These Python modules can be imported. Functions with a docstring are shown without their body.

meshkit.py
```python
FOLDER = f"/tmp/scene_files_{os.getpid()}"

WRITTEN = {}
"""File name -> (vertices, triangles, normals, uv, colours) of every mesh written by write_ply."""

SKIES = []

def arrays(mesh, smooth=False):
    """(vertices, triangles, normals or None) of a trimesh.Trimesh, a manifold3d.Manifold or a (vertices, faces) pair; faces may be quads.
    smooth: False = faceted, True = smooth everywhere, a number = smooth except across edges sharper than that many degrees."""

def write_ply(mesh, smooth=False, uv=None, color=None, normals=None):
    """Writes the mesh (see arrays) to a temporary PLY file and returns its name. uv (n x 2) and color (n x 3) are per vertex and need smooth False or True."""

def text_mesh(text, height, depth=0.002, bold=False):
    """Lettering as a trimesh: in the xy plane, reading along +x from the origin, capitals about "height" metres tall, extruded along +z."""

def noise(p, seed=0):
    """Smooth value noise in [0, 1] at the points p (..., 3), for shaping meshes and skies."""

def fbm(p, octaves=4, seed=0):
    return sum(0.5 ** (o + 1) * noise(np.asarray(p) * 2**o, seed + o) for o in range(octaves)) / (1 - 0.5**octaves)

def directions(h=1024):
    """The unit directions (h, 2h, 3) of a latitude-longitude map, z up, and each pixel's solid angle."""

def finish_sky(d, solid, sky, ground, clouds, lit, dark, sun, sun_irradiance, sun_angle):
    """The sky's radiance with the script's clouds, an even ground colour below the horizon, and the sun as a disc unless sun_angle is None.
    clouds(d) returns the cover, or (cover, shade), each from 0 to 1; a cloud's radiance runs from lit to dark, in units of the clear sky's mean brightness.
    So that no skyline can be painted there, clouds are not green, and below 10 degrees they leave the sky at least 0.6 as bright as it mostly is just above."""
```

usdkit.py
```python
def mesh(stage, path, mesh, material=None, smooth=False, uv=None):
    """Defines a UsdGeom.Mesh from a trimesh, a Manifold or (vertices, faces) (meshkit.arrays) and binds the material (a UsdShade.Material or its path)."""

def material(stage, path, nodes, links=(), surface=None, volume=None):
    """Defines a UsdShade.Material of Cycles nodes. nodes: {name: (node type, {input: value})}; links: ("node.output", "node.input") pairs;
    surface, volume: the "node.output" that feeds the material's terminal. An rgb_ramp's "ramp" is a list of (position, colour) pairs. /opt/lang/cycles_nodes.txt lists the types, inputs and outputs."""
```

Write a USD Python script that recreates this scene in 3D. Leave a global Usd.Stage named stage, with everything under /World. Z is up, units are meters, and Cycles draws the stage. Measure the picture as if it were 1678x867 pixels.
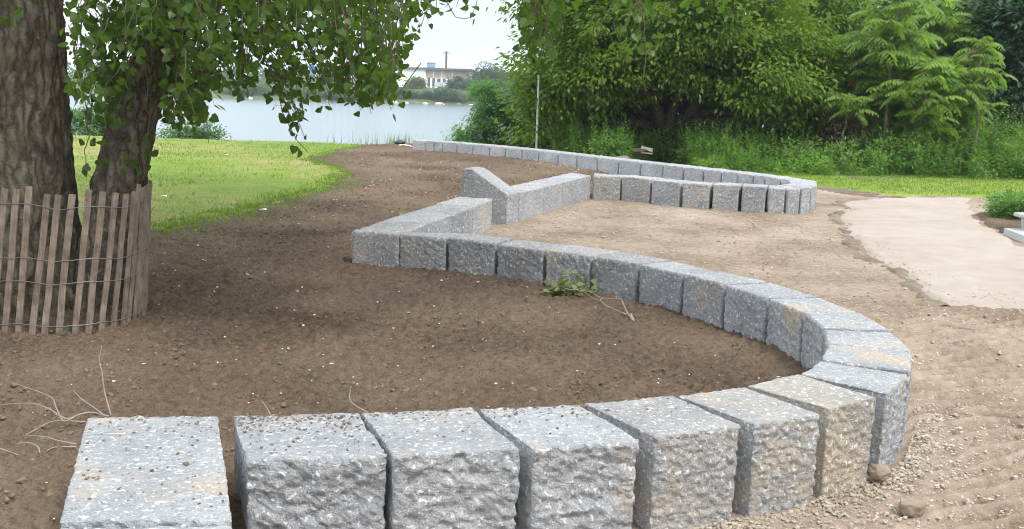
import math, random
import numpy as np
import trimesh, shapely
import usdkit, meshkit
from shapely.geometry import Polygon, LineString
from pxr import Usd, UsdGeom, UsdLux, UsdShade, Gf, Sdf

stage = Usd.Stage.CreateInMemory()
UsdGeom.SetStageUpAxis(stage, UsdGeom.Tokens.z)
UsdGeom.SetStageMetersPerUnit(stage, 1.0)
UsdGeom.Xform.Define(stage, '/World')
UsdGeom.Scope.Define(stage, '/World/Looks')
L = '/World/Looks/'
# ------------------------------------------------------------------ camera, sky, sun, exposure
FPX, PITCH, ROLL, HCAM = 1720.0, math.radians(9.6), math.radians(1.7), 1.62
cam = UsdGeom.Camera.Define(stage, '/World/Camera')
cam.CreateHorizontalApertureAttr(36.0)
cam.CreateVerticalApertureAttr(36.0 * 529 / 1024)
cam.CreateFocalLengthAttr(36.0 * FPX / 1678)
cam.CreateClippingRangeAttr(Gf.Vec2f(0.05, 8000))
cam.CreateExposureAttr(1.12)
CF = np.array([0, math.cos(PITCH), -math.sin(PITCH)])
CR0 = np.array([1.0, 0, 0]); CU0 = np.array([0, math.sin(PITCH), math.cos(PITCH)])
cr, sr = math.cos(ROLL), math.sin(ROLL)
CR = CR0 * cr + CU0 * sr      # camera right and up for a picture turned clockwise
CU = -CR0 * sr + CU0 * cr
mtx = Gf.Matrix4d(*CR, 0, *CU, 0, *(-CF), 0, 0, 0, HCAM, 1)
cam.AddTransformOp().Set(mtx)

SUN_EL, SUN_AZ = math.radians(53), math.radians(138)   # azimuth from +y towards +x
sd = np.array([math.cos(SUN_EL) * math.sin(SUN_AZ), math.cos(SUN_EL) * math.cos(SUN_AZ), math.sin(SUN_EL)])
usdkit.material(stage, L + 'sky_look', {
    'sky': ('sky_texture', {'sky_type': 'single_scattering', 'sun_disc': False, 'sun_elevation': SUN_EL, 'sun_rotation': SUN_AZ, 'aerosol_density': 2.0}),
    'tc': ('texture_coordinate', {}),
    'mp': ('mapping', {'scale': (1.6, 1.6, 4.0)}),
    'n': ('noise_texture', {'scale': 1.7, 'detail': 5, 'roughness': 0.55}),
    'cl': ('rgb_ramp', {'ramp': [(0.25, (8.6, 9.6, 10.6)), (0.5, (10.2, 11.0, 11.9)), (0.8, (12.9, 13.3, 13.8))]}),
    'mx': ('mix_color', {'fac': 0.92, 'use_clamp': False}),
    'sx': ('separate_xyz', {}), 'ov': ('map_range', {'from_min': 0.0, 'from_max': 1.0, 'to_min': 0.42, 'to_max': 1.75, 'clamp': True}),   # an overcast sky is brighter overhead
    'ml': ('vector_math', {'math_type': 'scale'}),
    'bg': ('background_shader', {'strength': 0.085})},
    [('tc.generated', 'mp.vector'), ('mp.vector', 'n.vector'), ('n.fac', 'cl.fac'), ('sky.color', 'mx.a'), ('cl.color', 'mx.b'),
     ('mx.result', 'ml.vector1'), ('tc.generated', 'sx.vector'), ('sx.z', 'ov.value'), ('ov.result', 'ml.scale'), ('ml.vector', 'bg.color')], surface='bg.background')
dome = UsdLux.DomeLight.Define(stage, '/World/sky')
UsdShade.MaterialBindingAPI.Apply(dome.GetPrim()).Bind(UsdShade.Material.Get(stage, L + 'sky_look'))
dome.GetPrim().SetCustomDataByKey('kind', 'structure')
sun = UsdLux.DistantLight.Define(stage, '/World/sun')
sun.CreateIntensityAttr(0.4); sun.CreateAngleAttr(11.0); sun.CreateNormalizeAttr(True)
sun.CreateColorAttr(Gf.Vec3f(1.0, 0.94, 0.85))
zx = sd; xx = np.cross([0, 0, 1], zx); xx /= np.linalg.norm(xx); yx = np.cross(zx, xx)
sun.AddTransformOp().Set(Gf.Matrix4d(*xx, 0, *yx, 0, *zx, 0, 0, 0, 0, 1))

# ------------------------------------------------------------------ helpers
def ray(x, y):
    dx, dy = x - 839, y - 433.5
    return CR * dx - CU * dy + CF * FPX
def on(x, y, z):                     # point of the level plane z seen at photo pixel x, y
    d = ray(x, y); return np.array([0, 0, HCAM]) + d * (z - HCAM) / d[2]
def at(x, y, Y):                     # point at distance Y (metres ahead) seen at photo pixel x, y
    d = ray(x, y); return np.array([0, 0, HCAM]) + d * Y / d[1]
def proj(P):
    v = np.asarray(P, float) - [0, 0, HCAM]; w = v @ CF
    return 839 + v @ CR * FPX / w, 433.5 - v @ CU * FPX / w, w
used = {}
def path_for(name, parent=None):
    p = parent.GetPath().pathString if parent is not None else '/World'
    k = (p, name); n = used.get(k, -1) + 1; used[k] = n
    return f'{p}/{name}' + (f'_{n:03d}' if n else '')
def tag(prim, label=None, cat=None, group=None, kind=None):
    for k, v in (('label', label), ('category', cat), ('group', group), ('kind', kind)):
        if v: prim.SetCustomDataByKey(k, v)
    return prim
def obj(name, mesh, mat, parent=None, smooth=False, **kw):
    m = usdkit.mesh(stage, path_for(name, parent), mesh, L + mat, smooth=smooth)
    return tag(m.GetPrim(), **kw)
def thing(name, label, cat, group=None, loc=None):
    x = UsdGeom.Xform.Define(stage, path_for(name))
    if loc is not None: x.AddTranslateOp().Set(Gf.Vec3d(*map(float, loc)))
    return tag(x.GetPrim(), label, cat, group)
def join(ms):
    ms = [m for m in ms if m is not None]; vs, fs, o = [], [], 0
    for m in ms:
        v, f = (m if isinstance(m, tuple) else (m.vertices, m.faces))
        vs.append(np.asarray(v)); fs.append(np.asarray(f) + o); o += len(v)
    return np.vstack(vs), np.vstack(fs)
def tube(pts, radii, n=8, cap=True):
    pts = np.asarray(pts, float); radii = np.broadcast_to(radii, len(pts)).astype(float)
    t = np.gradient(pts, axis=0); t /= np.linalg.norm(t, axis=1, keepdims=True) + 1e-12
    ref = np.array([0.31, 0.17, 0.93]) if abs(t[0][2]) < .8 else np.array([1.0, 0.1, 0.05])
    a = np.cross(t, ref); a /= np.linalg.norm(a, axis=1, keepdims=True); b = np.cross(t, a)
    th = np.arange(n) / n * 2 * np.pi
    v = (pts[:, None] + radii[:, None, None] * (np.cos(th)[None, :, None] * a[:, None] + np.sin(th)[None, :, None] * b[:, None])).reshape(-1, 3)
    f = []
    for i in range(len(pts) - 1):
        for j in range(n):
            p, q = i * n + j, i * n + (j + 1) % n
            f += [[p, q, q + n], [p, q + n, p + n]]
    if cap:
        v = np.vstack([v, pts[0], pts[-1]]); c0, c1 = len(v) - 2, len(v) - 1; e = (len(pts) - 1) * n
        for j in range(n):
            f += [[c0, (j + 1) % n, j], [c1, e + j, e + (j + 1) % n]]
    return v, np.array(f)
def box(x0, x1, y0, y1, z0, z1):
    m = trimesh.creation.box((x1 - x0, y1 - y0, z1 - z0)); m.apply_translation(((x0 + x1) / 2, (y0 + y1) / 2, (z0 + z1) / 2)); return m.vertices.copy(), m.faces.copy()
def wiggle(p, q, n, amp, rng, sag=0.0):
    t = np.linspace(0, 1, n)[:, None]; o = rng.normal(0, amp, (n, 3)); o[0] = 0; o = np.cumsum(o, 0) - t * np.sum(o, 0)
    r = np.asarray(p) * (1 - t) + np.asarray(q) * t + o
    r[:, 2] += sag * 4 * (t * (1 - t))[:, 0]
    return r
def unit(v): return v / (np.linalg.norm(v, axis=-1, keepdims=True) + 1e-12)
def fbm2(x, y, s, o=3, seed=0): return meshkit.fbm(np.stack([x * s, y * s, np.zeros_like(x) + seed * 7.3], -1), o, seed)
def leaves(P, axis, nrm, size, width=0.55, fold=0.25, shape='rhomb', droop=0.0):
    """Many leaves as one mesh: base at P, running along axis, facing nrm."""
    P = np.asarray(P, float); n = len(P); axis = unit(axis); side = unit(np.cross(nrm, axis)); up = np.cross(axis, side)
    size = np.broadcast_to(size, n)[:, None]
    def pt(a, s, u): return P + size * (axis * a + side * s + up * u)
    if shape == 'rhomb':
        v = np.stack([pt(0, 0, 0), pt(.45, width / 2, fold * width * .5), pt(1, 0, -droop), pt(.45, -width / 2, fold * width * .5)], 1)
        f = np.array([[0, 2, 1], [0, 3, 2]])
    elif shape == 'heart':
        w = width
        v = np.stack([pt(0, 0, 0), pt(-.07, .32 * w, .03), pt(.17, .60 * w, .09), pt(.58, .42 * w, .04), pt(.98, 0, -.07 - droop),
                      pt(.58, -.42 * w, .04), pt(.17, -.60 * w, .09), pt(-.07, -.32 * w, .03)], 1)
        f = np.array([[0, 2, 1], [0, 3, 2], [0, 4, 3], [0, 5, 4], [0, 6, 5], [0, 7, 6]])
    k = v.shape[1]
    return v.reshape(-1, 3), (f[None] + (np.arange(n) * k)[:, None, None]).reshape(-1, 3)
def rnd_dir(rng, n): return unit(rng.normal(size=(n, 3)))
def rounded_poly(pts): return Polygon(pts)
def signed(poly, X, Y):              # positive inside, metres
    p = shapely.points(X.ravel(), Y.ravel()); shapely.prepare(poly)
    d = shapely.distance(poly.boundary, p); ins = shapely.contains(poly, p)
    return np.where(ins, d, -d).reshape(X.shape)
def ico(r, sub=2): 
    m = trimesh.creation.icosphere(subdivisions=sub, radius=r); return m.vertices.copy(), m.faces.copy()
def pebble(c, s, seed, sub=3, amp=.25):
    v, f = ico(1.0, sub); n = meshkit.fbm(v * 1.6 + seed * 3.1, 3, seed)[:, None]
    return v * (1 - amp + 2 * amp * n) * np.asarray(s) + np.asarray(c), f

# ------------------------------------------------------------------ materials
def mat(name, nodes, links, surface='p.BSDF', volume=None): usdkit.material(stage, L + name, nodes, links, surface=surface, volume=volume)
def granite(name, dark, light, tan_amt, off, fleck=0.5, tan=(.40, .31, .20)):
    mat(name, {
        'g': ('geometry', {}), 'mp': ('mapping', {'location': (off, off * 1.7, off * .6)}),
        'fine': ('noise_texture', {'scale': 150.0, 'detail': 3, 'roughness': .65}),
        'mid': ('noise_texture', {'scale': 36.0, 'detail': 4, 'roughness': .6}),
        'mac': ('noise_texture', {'scale': 3.0, 'detail': 3, 'roughness': .55}),
        'flk': ('noise_texture', {'scale': 50.0, 'detail': 2.0, 'roughness': .5, 'distortion': .45}),
        'stn': ('noise_texture', {'scale': 2.6, 'detail': 4, 'roughness': .62}),
        'base': ('rgb_ramp', {'ramp': [(.30, dark), (.52, tuple(.5 * a + .5 * b for a, b in zip(dark, light))), (.72, light)]}),
        'midr': ('rgb_ramp', {'ramp': [(.3, (.84, .845, .85)), (.7, (1.14, 1.135, 1.13))]}),
        'macr': ('rgb_ramp', {'ramp': [(.3, (.82, .83, .85)), (.7, (1.14, 1.13, 1.12))]}),
        'mul': ('mix_color', {'blend_type': 'multiply', 'fac': 1.0, 'use_clamp': False}), 'mul2': ('mix_color', {'blend_type': 'multiply', 'fac': 1.0, 'use_clamp': False}),
        'flr': ('rgb_ramp', {'ramp': [(.59, (0, 0, 0)), (.66, (fleck, fleck, fleck))]}),
        'wh': ('mix_color', {'b': (.72, .73, .74)}),
        'str': ('rgb_ramp', {'ramp': [(.62 - .34 * tan_amt, (0, 0, 0)), (.80 - .25 * tan_amt, (.8, .8, .8))]}),
        'tn': ('mix_color', {'b': tan}),
        'h1': ('math', {'math_type': 'multiply_add', 'value2': 2.0}),
        'bp': ('bump', {'strength': 1.0, 'distance': .009}), 'p': ('principled_bsdf', {'roughness': .72, 'specular_ior_level': .35})},
        [('g.position', 'mp.vector')] + [('mp.vector', k + '.vector') for k in ('fine', 'mid', 'mac', 'flk', 'stn')] +
        [('fine.fac', 'base.fac'), ('mid.fac', 'midr.fac'), ('mac.fac', 'macr.fac'), ('base.color', 'mul.a'), ('midr.color', 'mul.b'), ('mul.result', 'mul2.a'), ('macr.color', 'mul2.b'),
         ('stn.fac', 'str.fac'), ('mul2.result', 'tn.a'), ('str.color', 'tn.fac'), ('tn.result', 'wh.a'), ('flk.fac', 'flr.fac'), ('flr.color', 'wh.fac'), ('wh.result', 'p.base_color'),
         ('mid.fac', 'h1.value1'), ('fine.fac', 'h1.value3'), ('h1.value', 'bp.height'), ('bp.normal', 'p.normal')])
granite('granite_grey', (.20, .204, .208), (.36, .364, .369), .25, 0.0)
granite('granite_pale', (.20, .205, .21), (.385, .39, .395), .28, 5.0)
granite('granite_blue', (.19, .195, .202), (.345, .35, .358), .05, 9.0)
granite('granite_tan', (.21, .195, .17), (.395, .37, .325), .66, 13.0, tan=(.37, .30, .21))
granite('granite_warm', (.185, .182, .176), (.36, .355, .345), .36, 17.0)
granite('granite_far', (.195, .20, .208), (.38, .388, .398), .12, 21.0, fleck=.45)
granite('granite_dark', (.165, .169, .174), (.305, .31, .316), .06, 25.0, fleck=.55)

def earthy(name, cols, s_f=60., s_m=9., s_l=.7, rough=.95, bump=.5, bdist=.02, chips=None, chip_scale=26., chip_at=.71):
    n = {'g': ('geometry', {}), 'f': ('noise_texture', {'scale': s_f, 'detail': 4, 'roughness': .65}), 'm': ('noise_texture', {'scale': s_m, 'detail': 4, 'roughness': .6}),
         'l': ('noise_texture', {'scale': s_l, 'detail': 3, 'roughness': .5}),
         'a1': ('math', {'math_type': 'multiply_add', 'value2': .45}), 'a2': ('math', {'math_type': 'multiply_add', 'value2': .35}), 'a3': ('math', {'math_type': 'multiply', 'value2': .2}),
         'r': ('rgb_ramp', {'ramp': cols}), 'bh': ('math', {'math_type': 'multiply_add', 'value2': 1.6}),
         'bp': ('bump', {'strength': bump, 'distance': bdist}), 'p': ('principled_bsdf', {'roughness': rough, 'specular_ior_level': .2})}
    l = [('g.position', k + '.vector') for k in 'fml'] + [('f.fac', 'a3.value1'), ('m.fac', 'a2.value1'), ('a3.value', 'a2.value3'), ('l.fac', 'a1.value1'), ('a2.value', 'a1.value3'),
         ('a1.value', 'r.fac'), ('m.fac', 'bh.value1'), ('f.fac', 'bh.value3'), ('bh.value', 'bp.height'), ('bp.normal', 'p.normal')]
    if chips:
        n['c'] = ('noise_texture', {'scale': chip_scale, 'detail': 0.5}); n['cr'] = ('rgb_ramp', {'ramp': [(chip_at, (0, 0, 0)), (chip_at + .03, (.9, .9, .9))]}); n['cm'] = ('mix_color', {'b': chips})
        l += [('g.position', 'c.vector'), ('c.fac', 'cr.fac'), ('cr.color', 'cm.fac'), ('r.color', 'cm.a'), ('cm.result', 'p.base_color')]
    else: l += [('r.color', 'p.base_color')]
    mat(name, n, l)
earthy('soil_look', [(.38, (.070, .047, .031)), (.5, (.155, .109, .073)), (.62, (.225, .166, .114))], s_f=95., s_m=24., bump=1.0, bdist=.03)
earthy('wet_soil_look', [(.36, (.085, .065, .047)), (.5, (.15, .117, .087)), (.62, (.22, .174, .13))], bump=.7)
earthy('dirt_look', [(.36, (.125, .089, .062)), (.47, (.205, .155, .112)), (.56, (.27, .212, .160)), (.66, (.34, .272, .212))], s_f=80., s_m=14., s_l=1.1, bump=.7, chips=(.46, .40, .33), chip_scale=48., chip_at=.735)
earthy('path_look', [(.36, (.215, .176, .138)), (.48, (.275, .234, .192)), (.64, (.32, .28, .238))], s_f=70., s_m=3.5, s_l=.45, bump=.4, chips=(.24, .20, .16), chip_scale=22., chip_at=.73)
earthy('gravel_look', [(.3, (.23, .185, .135)), (.5, (.36, .305, .235)), (.7, (.48, .43, .36))], s_f=40., s_m=20.)
earthy('chip_look', [(.3, (.50, .45, .37)), (.7, (.70, .66, .58))], s_f=30., s_m=20.)
earthy('clod_look', [(.36, (.075, .052, .035)), (.5, (.145, .103, .070)), (.62, (.21, .157, .11))], s_f=90., s_m=30.)
earthy('ground_look', [(.36, (.05, .07, .028)), (.5, (.075, .095, .04)), (.62, (.11, .115, .055))], s_f=3., s_m=1., s_l=.05)
earthy('lawn_look', [(.34, (.078, .135, .016)), (.45, (.115, .17, .022)), (.52, (.155, .18, .036)), (.58, (.21, .185, .075)), (.66, (.235, .19, .10))], s_f=40., s_m=2.2, s_l=.30, bump=.5)
earthy('boulder_look', [(.3, (.10, .092, .08)), (.7, (.23, .21, .185))], s_f=30., s_m=6.)
earthy('pale_rock_look', [(.3, (.38, .34, .28)), (.7, (.58, .53, .45))], s_f=20., s_m=4.)
earthy('tan_stone_look', [(.34, (.13, .095, .065)), (.5, (.20, .155, .112)), (.66, (.27, .215, .165))], s_f=60., s_m=14., bump=.3, bdist=.006)
earthy('concrete_look', [(.3, (.27, .27, .255)), (.7, (.40, .40, .385))], s_f=60., s_m=6., bump=.2)
def leaf_mat(name, cols, trans=.35, rough=.5, spec=.4):
    tcol = tuple(min(1, 1.5 * c) for c in cols[len(cols) // 2]); tcol = (tcol[0] * 1.2, tcol[1] * 1.25, tcol[2] * .5)
    mat(name, {'g': ('geometry', {}), 'n': ('noise_texture', {'scale': .9, 'detail': 2}), 'a': ('math', {'math_type': 'multiply_add', 'value2': .55}), 'b': ('math', {'math_type': 'multiply', 'value2': .5}),
               'r': ('rgb_ramp', {'ramp': list(zip(np.linspace(.08, .92, len(cols)), cols))}), 'p': ('principled_bsdf', {'roughness': rough, 'specular_ior_level': spec}),
               'tm': ('mix_color', {'blend_type': 'multiply', 'fac': 1.0, 'b': (1.5, 1.6, .55), 'use_clamp': False}), 't': ('translucent_bsdf', {}), 'x': ('mix_closure', {'fac': trans})},
        [('g.position', 'n.vector'), ('g.random_per_island', 'a.value1'), ('n.fac', 'b.value1'), ('b.value', 'a.value3'), ('a.value', 'r.fac'), ('r.color', 'p.base_color'),
         ('r.color', 'tm.a'), ('tm.result', 't.color'), ('p.BSDF', 'x.closure1'), ('t.BSDF', 'x.closure2')], surface='x.closure')
leaf_mat('cottonwood_leaf', [(.036, .072, .013), (.07, .125, .017), (.12, .19, .026), (.20, .29, .05)], trans=.48, rough=.42)
leaf_mat('mulberry_leaf', [(.07, .12, .013), (.13, .21, .02), (.21, .31, .034), (.30, .41, .06)], trans=.5)
leaf_mat('light_leaf', [(.09, .16, .025), (.14, .23, .04), (.19, .29, .055), (.24, .35, .08)], trans=.5)
leaf_mat('heaven_leaf', [(.11, .19, .035), (.165, .26, .05), (.225, .33, .07), (.29, .40, .10)], trans=.5)
earthy('verge_look', [(.34, (.09, .15, .018)), (.48, (.135, .195, .025)), (.58, (.185, .215, .04)), (.68, (.25, .23, .08))], s_f=40., s_m=2.2, s_l=.33, bump=.5)
leaf_mat('verge_blade', [(.08, .145, .018), (.115, .18, .025), (.16, .21, .035), (.22, .24, .06)], trans=.4)
leaf_mat('dark_leaf', [(.016, .042, .02), (.026, .062, .028), (.04, .088, .036), (.055, .115, .045)], trans=.25)
leaf_mat('mid_leaf', [(.04, .095, .028), (.065, .14, .038), (.09, .185, .048), (.12, .23, .06)], trans=.35)
leaf_mat('far_leaf', [(.03, .065, .03), (.045, .09, .038), (.06, .115, .045), (.085, .14, .055)], trans=.25)
leaf_mat('far_pale_leaf', [(.06, .10, .035), (.085, .135, .045), (.11, .165, .055), (.15, .18, .075)], trans=.25)
leaf_mat('shore_leaf', [(.06, .155, .03), (.09, .21, .04), (.13, .27, .05), (.17, .33, .065)], trans=.45)
leaf_mat('weed_leaf', [(.085, .165, .038), (.13, .235, .052), (.18, .30, .068), (.235, .365, .095)], trans=.5)
leaf_mat('grass_blade', [(.075, .135, .016), (.105, .16, .022), (.145, .175, .035), (.21, .19, .08)], trans=.4)
leaf_mat('reed_blade', [(.10, .17, .06), (.15, .24, .08), (.22, .30, .12)], trans=.35)
leaf_mat('hedge_leaf', [(.07, .15, .035), (.12, .22, .055), (.17, .29, .075), (.24, .37, .11)], trans=.3)
leaf_mat('maroon_leaf', [(.05, .025, .025), (.09, .05, .045), (.12, .085, .07)], trans=.2)
leaf_mat('wilted_leaf', [(.085, .11, .035), (.14, .165, .06), (.22, .24, .12)], trans=.25)
leaf_mat('yellow_leaf_look', [(.6, .5, .1), (.6, .5, .1)], trans=.2)
leaf_mat('red_frond', [(.16, .13, .06), (.22, .16, .07), (.27, .2, .09)], trans=.35)
def bark(name, cols, s=9.0):
    mat(name, {'g': ('geometry', {}), 'nd': ('noise_texture', {'scale': 9.0, 'detail': 5, 'roughness': .65}), 'ds': ('vector_math', {'math_type': 'scale', 'scale': .11}), 'ad': ('vector_math', {'math_type': 'add'}),
               'mp': ('mapping', {'scale': (1, 1, .24)}), 'v': ('voronoi_texture', {'feature': 'distance_to_edge', 'scale': s * 1.9}), 'n': ('noise_texture', {'scale': s * 1.6, 'detail': 5, 'roughness': .7}), 'n2': ('noise_texture', {'scale': 95., 'detail': 4, 'roughness': .7}),
               'n3': ('noise_texture', {'scale': 1.3, 'detail': 3}), 'mr': ('rgb_ramp', {'ramp': [(.5, (0, 0, 0)), (.72, (.5, .5, .5))]}), 'ms': ('mix_color', {'b': (.105, .105, .055)}),
               'vr': ('map_range', {'from_min': 0.0, 'from_max': .26, 'to_min': .0, 'to_max': 1.0}), 'k1': ('math', {'math_type': 'multiply', 'value2': .22}), 'k2': ('math', {'math_type': 'multiply_add', 'value2': .50}), 'k3': ('math', {'math_type': 'multiply_add', 'value2': .34}),
               'r': ('rgb_ramp', {'ramp': cols}), 'bp': ('bump', {'strength': 1.0, 'distance': .03}), 'p': ('principled_bsdf', {'roughness': .9, 'specular_ior_level': .2})},
        [('g.position', 'nd.vector'), ('nd.color', 'ds.vector1'), ('g.position', 'ad.vector1'), ('ds.vector', 'ad.vector2'), ('ad.vector', 'mp.vector'), ('mp.vector', 'v.vector'), ('mp.vector', 'n.vector'), ('g.position', 'n2.vector'), ('g.position', 'n3.vector'),
         ('v.distance', 'vr.value'), ('vr.result', 'k1.value1'), ('n.fac', 'k2.value1'), ('k1.value', 'k2.value3'), ('n2.fac', 'k3.value1'), ('k2.value', 'k3.value3'), ('k3.value', 'r.fac'), ('k3.value', 'bp.height'),
         ('n3.fac', 'mr.fac'), ('mr.color', 'ms.fac'), ('r.color', 'ms.a'), ('ms.result', 'p.base_color'), ('bp.normal', 'p.normal')])
bark('bark_look', [(.36, (.035, .028, .020)), (.52, (.095, .078, .058)), (.72, (.175, .150, .118))])
bark('dark_bark', [(.34, (.03, .023, .018)), (.5, (.07, .055, .042)), (.66, (.12, .10, .08))], 14.)
bark('twig_bark', [(.3, (.10, .08, .05)), (.7, (.22, .175, .115))], 30.)
bark('pale_stem', [(.3, (.20, .17, .12)), (.7, (.38, .33, .25))], 20.)
mat('slat_wood', {'g': ('geometry', {}), 'mp': ('mapping', {'scale': (1, 1, .06)}), 'n': ('noise_texture', {'scale': 140.0, 'detail': 4, 'roughness': .6}), 'm': ('noise_texture', {'scale': 9.0, 'detail': 4, 'roughness': .6}),
    'a': ('math', {'math_type': 'multiply_add', 'value2': .45}), 'b': ('math', {'math_type': 'multiply', 'value2': .55}), 'r': ('rgb_ramp', {'ramp': [(.34, (.085, .063, .049)), (.5, (.155, .121, .096)), (.66, (.255, .21, .172))]}),
    'bp': ('bump', {'strength': .4, 'distance': .004}), 'p': ('principled_bsdf', {'roughness': .85, 'specular_ior_level': .2})},
    [('g.position', 'mp.vector'), ('mp.vector', 'n.vector'), ('g.position', 'm.vector'), ('n.fac', 'a.value1'), ('m.fac', 'b.value1'), ('b.value', 'a.value3'), ('a.value', 'r.fac'), ('r.color', 'p.base_color'), ('n.fac', 'bp.height'), ('bp.normal', 'p.normal')])
def plain(name, col, rough=.6, metal=0.0, var=.12, scale=2.0):
    mat(name, {'g': ('geometry', {}), 'n': ('noise_texture', {'scale': scale, 'detail': 4}), 'r': ('rgb_ramp', {'ramp': [(.3, tuple(c * (1 - var) for c in col)), (.7, tuple(min(1, c * (1 + var)) for c in col))]}),
               'p': ('principled_bsdf', {'roughness': rough, 'metallic': metal})}, [('g.position', 'n.vector'), ('n.fac', 'r.fac'), ('r.color', 'p.base_color')])
plain('dead_wood', (.23, .20, .17), .8, scale=30.)
plain('steel', (.55, .56, .57), .4, .8); plain('wire_look', (.16, .175, .185), .5, .6)
plain('white_wall', (.88, .87, .85), .7, scale=.5, var=.05); plain('tan_wall', (.55, .44, .37), .8, scale=.4); plain('window_glass', (.10, .11, .12), .15)
plain('roof_dark', (.09, .11, .12), .6); plain('blue_panel', (.10, .22, .40), .5, scale=.4); plain('brown_wall', (.20, .16, .15), .8); plain('tank_look', (.18, .28, .38), .5)
plain('trailer_look', (.42, .44, .46), .5); plain('pole_wood', (.10, .085, .07), .9); plain('white_scrap', (.75, .75, .73), .6); plain('black_plastic', (.012, .012, .014), .5); plain('brick_red', (.075, .05, .042), .9, scale=8.)
plain('yellow_board', (.22, .155, .06), .7); plain('grey_board', (.22, .205, .19), .8); plain('tyre_look', (.02, .02, .02), .8); plain('sky_blue_skirt', (.12, .30, .50), .5)
mat('water_look', {'g': ('geometry', {}), 'mp': ('mapping', {'scale': (.5, 1.0, 1)}), 'n': ('noise_texture', {'scale': 1.6, 'detail': 4, 'roughness': .55}), 'bp': ('bump', {'strength': .5, 'distance': .06}),
                   'p': ('principled_bsdf', {'base_color': (.07, .095, .105), 'roughness': .2, 'ior': 1.33})},
    [('g.position', 'mp.vector'), ('mp.vector', 'n.vector'), ('n.fac', 'bp.height'), ('bp.normal', 'p.normal')])

# ------------------------------------------------------------------ plan of the wall (world metres)
ZT = .40
near_px = [(971, 287.5), (1018, 289.5), (1066, 294), (1116, 299), (1166, 302), (1214, 304.5), (1258, 307), (1290, 308.5), (1314, 309), (1330, 307.5), (1339, 303)]
ZL = .43
NEAR = [on(x, y, ZL)[:2] for x, y in near_px]
far_x = [668, 697, 714, 732, 752, 774, 799, 825, 854, 884, 916, 948, 982, 1016, 1050, 1084, 1117, 1151, 1182, 1211, 1236, 1257, 1280, 1299]
FARI = [on(x, float(np.interp(x, [670, 736, 880, 1000, 1100, 1200, 1270, 1299], [229, 232.5, 246, 259.5, 271.5, 282, 290.5, 297])), ZL)[:2] for x in far_x]
# smooth the far line so that its joints fall on one even curve
fx = np.array(FARI); k = np.polyfit(fx[:, 1], fx[:, 0], 4)
mid_px = [((653, 384), (667, 380.5)), ((732.5, 390), (759, 382)), ((813, 399), (842, 391)), ((893, 410), (930, 400.5)), ((969, 420), (1018, 412)), ((1046, 432), (1101, 426)), ((1119, 449), (1177, 444.5)),
          ((1187, 466), (1261, 462)), ((1258, 488), (1341, 486)), ((1317, 511.5), (1407, 512.5)), ((1351, 538), (1461, 542)), ((1357, 563), (1495, 575)), ((1345, 590), (1491, 610))]
SOIL_POLY = None
def P2(x, y, z=.12): return tuple(on(x, y, z)[:2])
front_mid = [P2(60, 1000, ZT), P2(235, 850, ZT), P2(250, 735, ZT), P2(500, 712, ZT), P2(720, 705, ZT), P2(900, 690, ZT), P2(1060, 675, ZT), P2(1180, 660, ZT), P2(1300, 640, ZT), P2(1400, 612, ZT), P2(1427, 575, ZT)]
front_mid += [tuple((on(*a, ZT)[:2] + on(*b, ZT)[:2]) / 2) for a, b in reversed(mid_px[:11])]
arm1_mid = [(-1.12, 8.72), (-.42, 11.54), (-.25, 11.9)]
arm2_mid = [(.16, 13.0), (.92, 15.05)]
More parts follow.
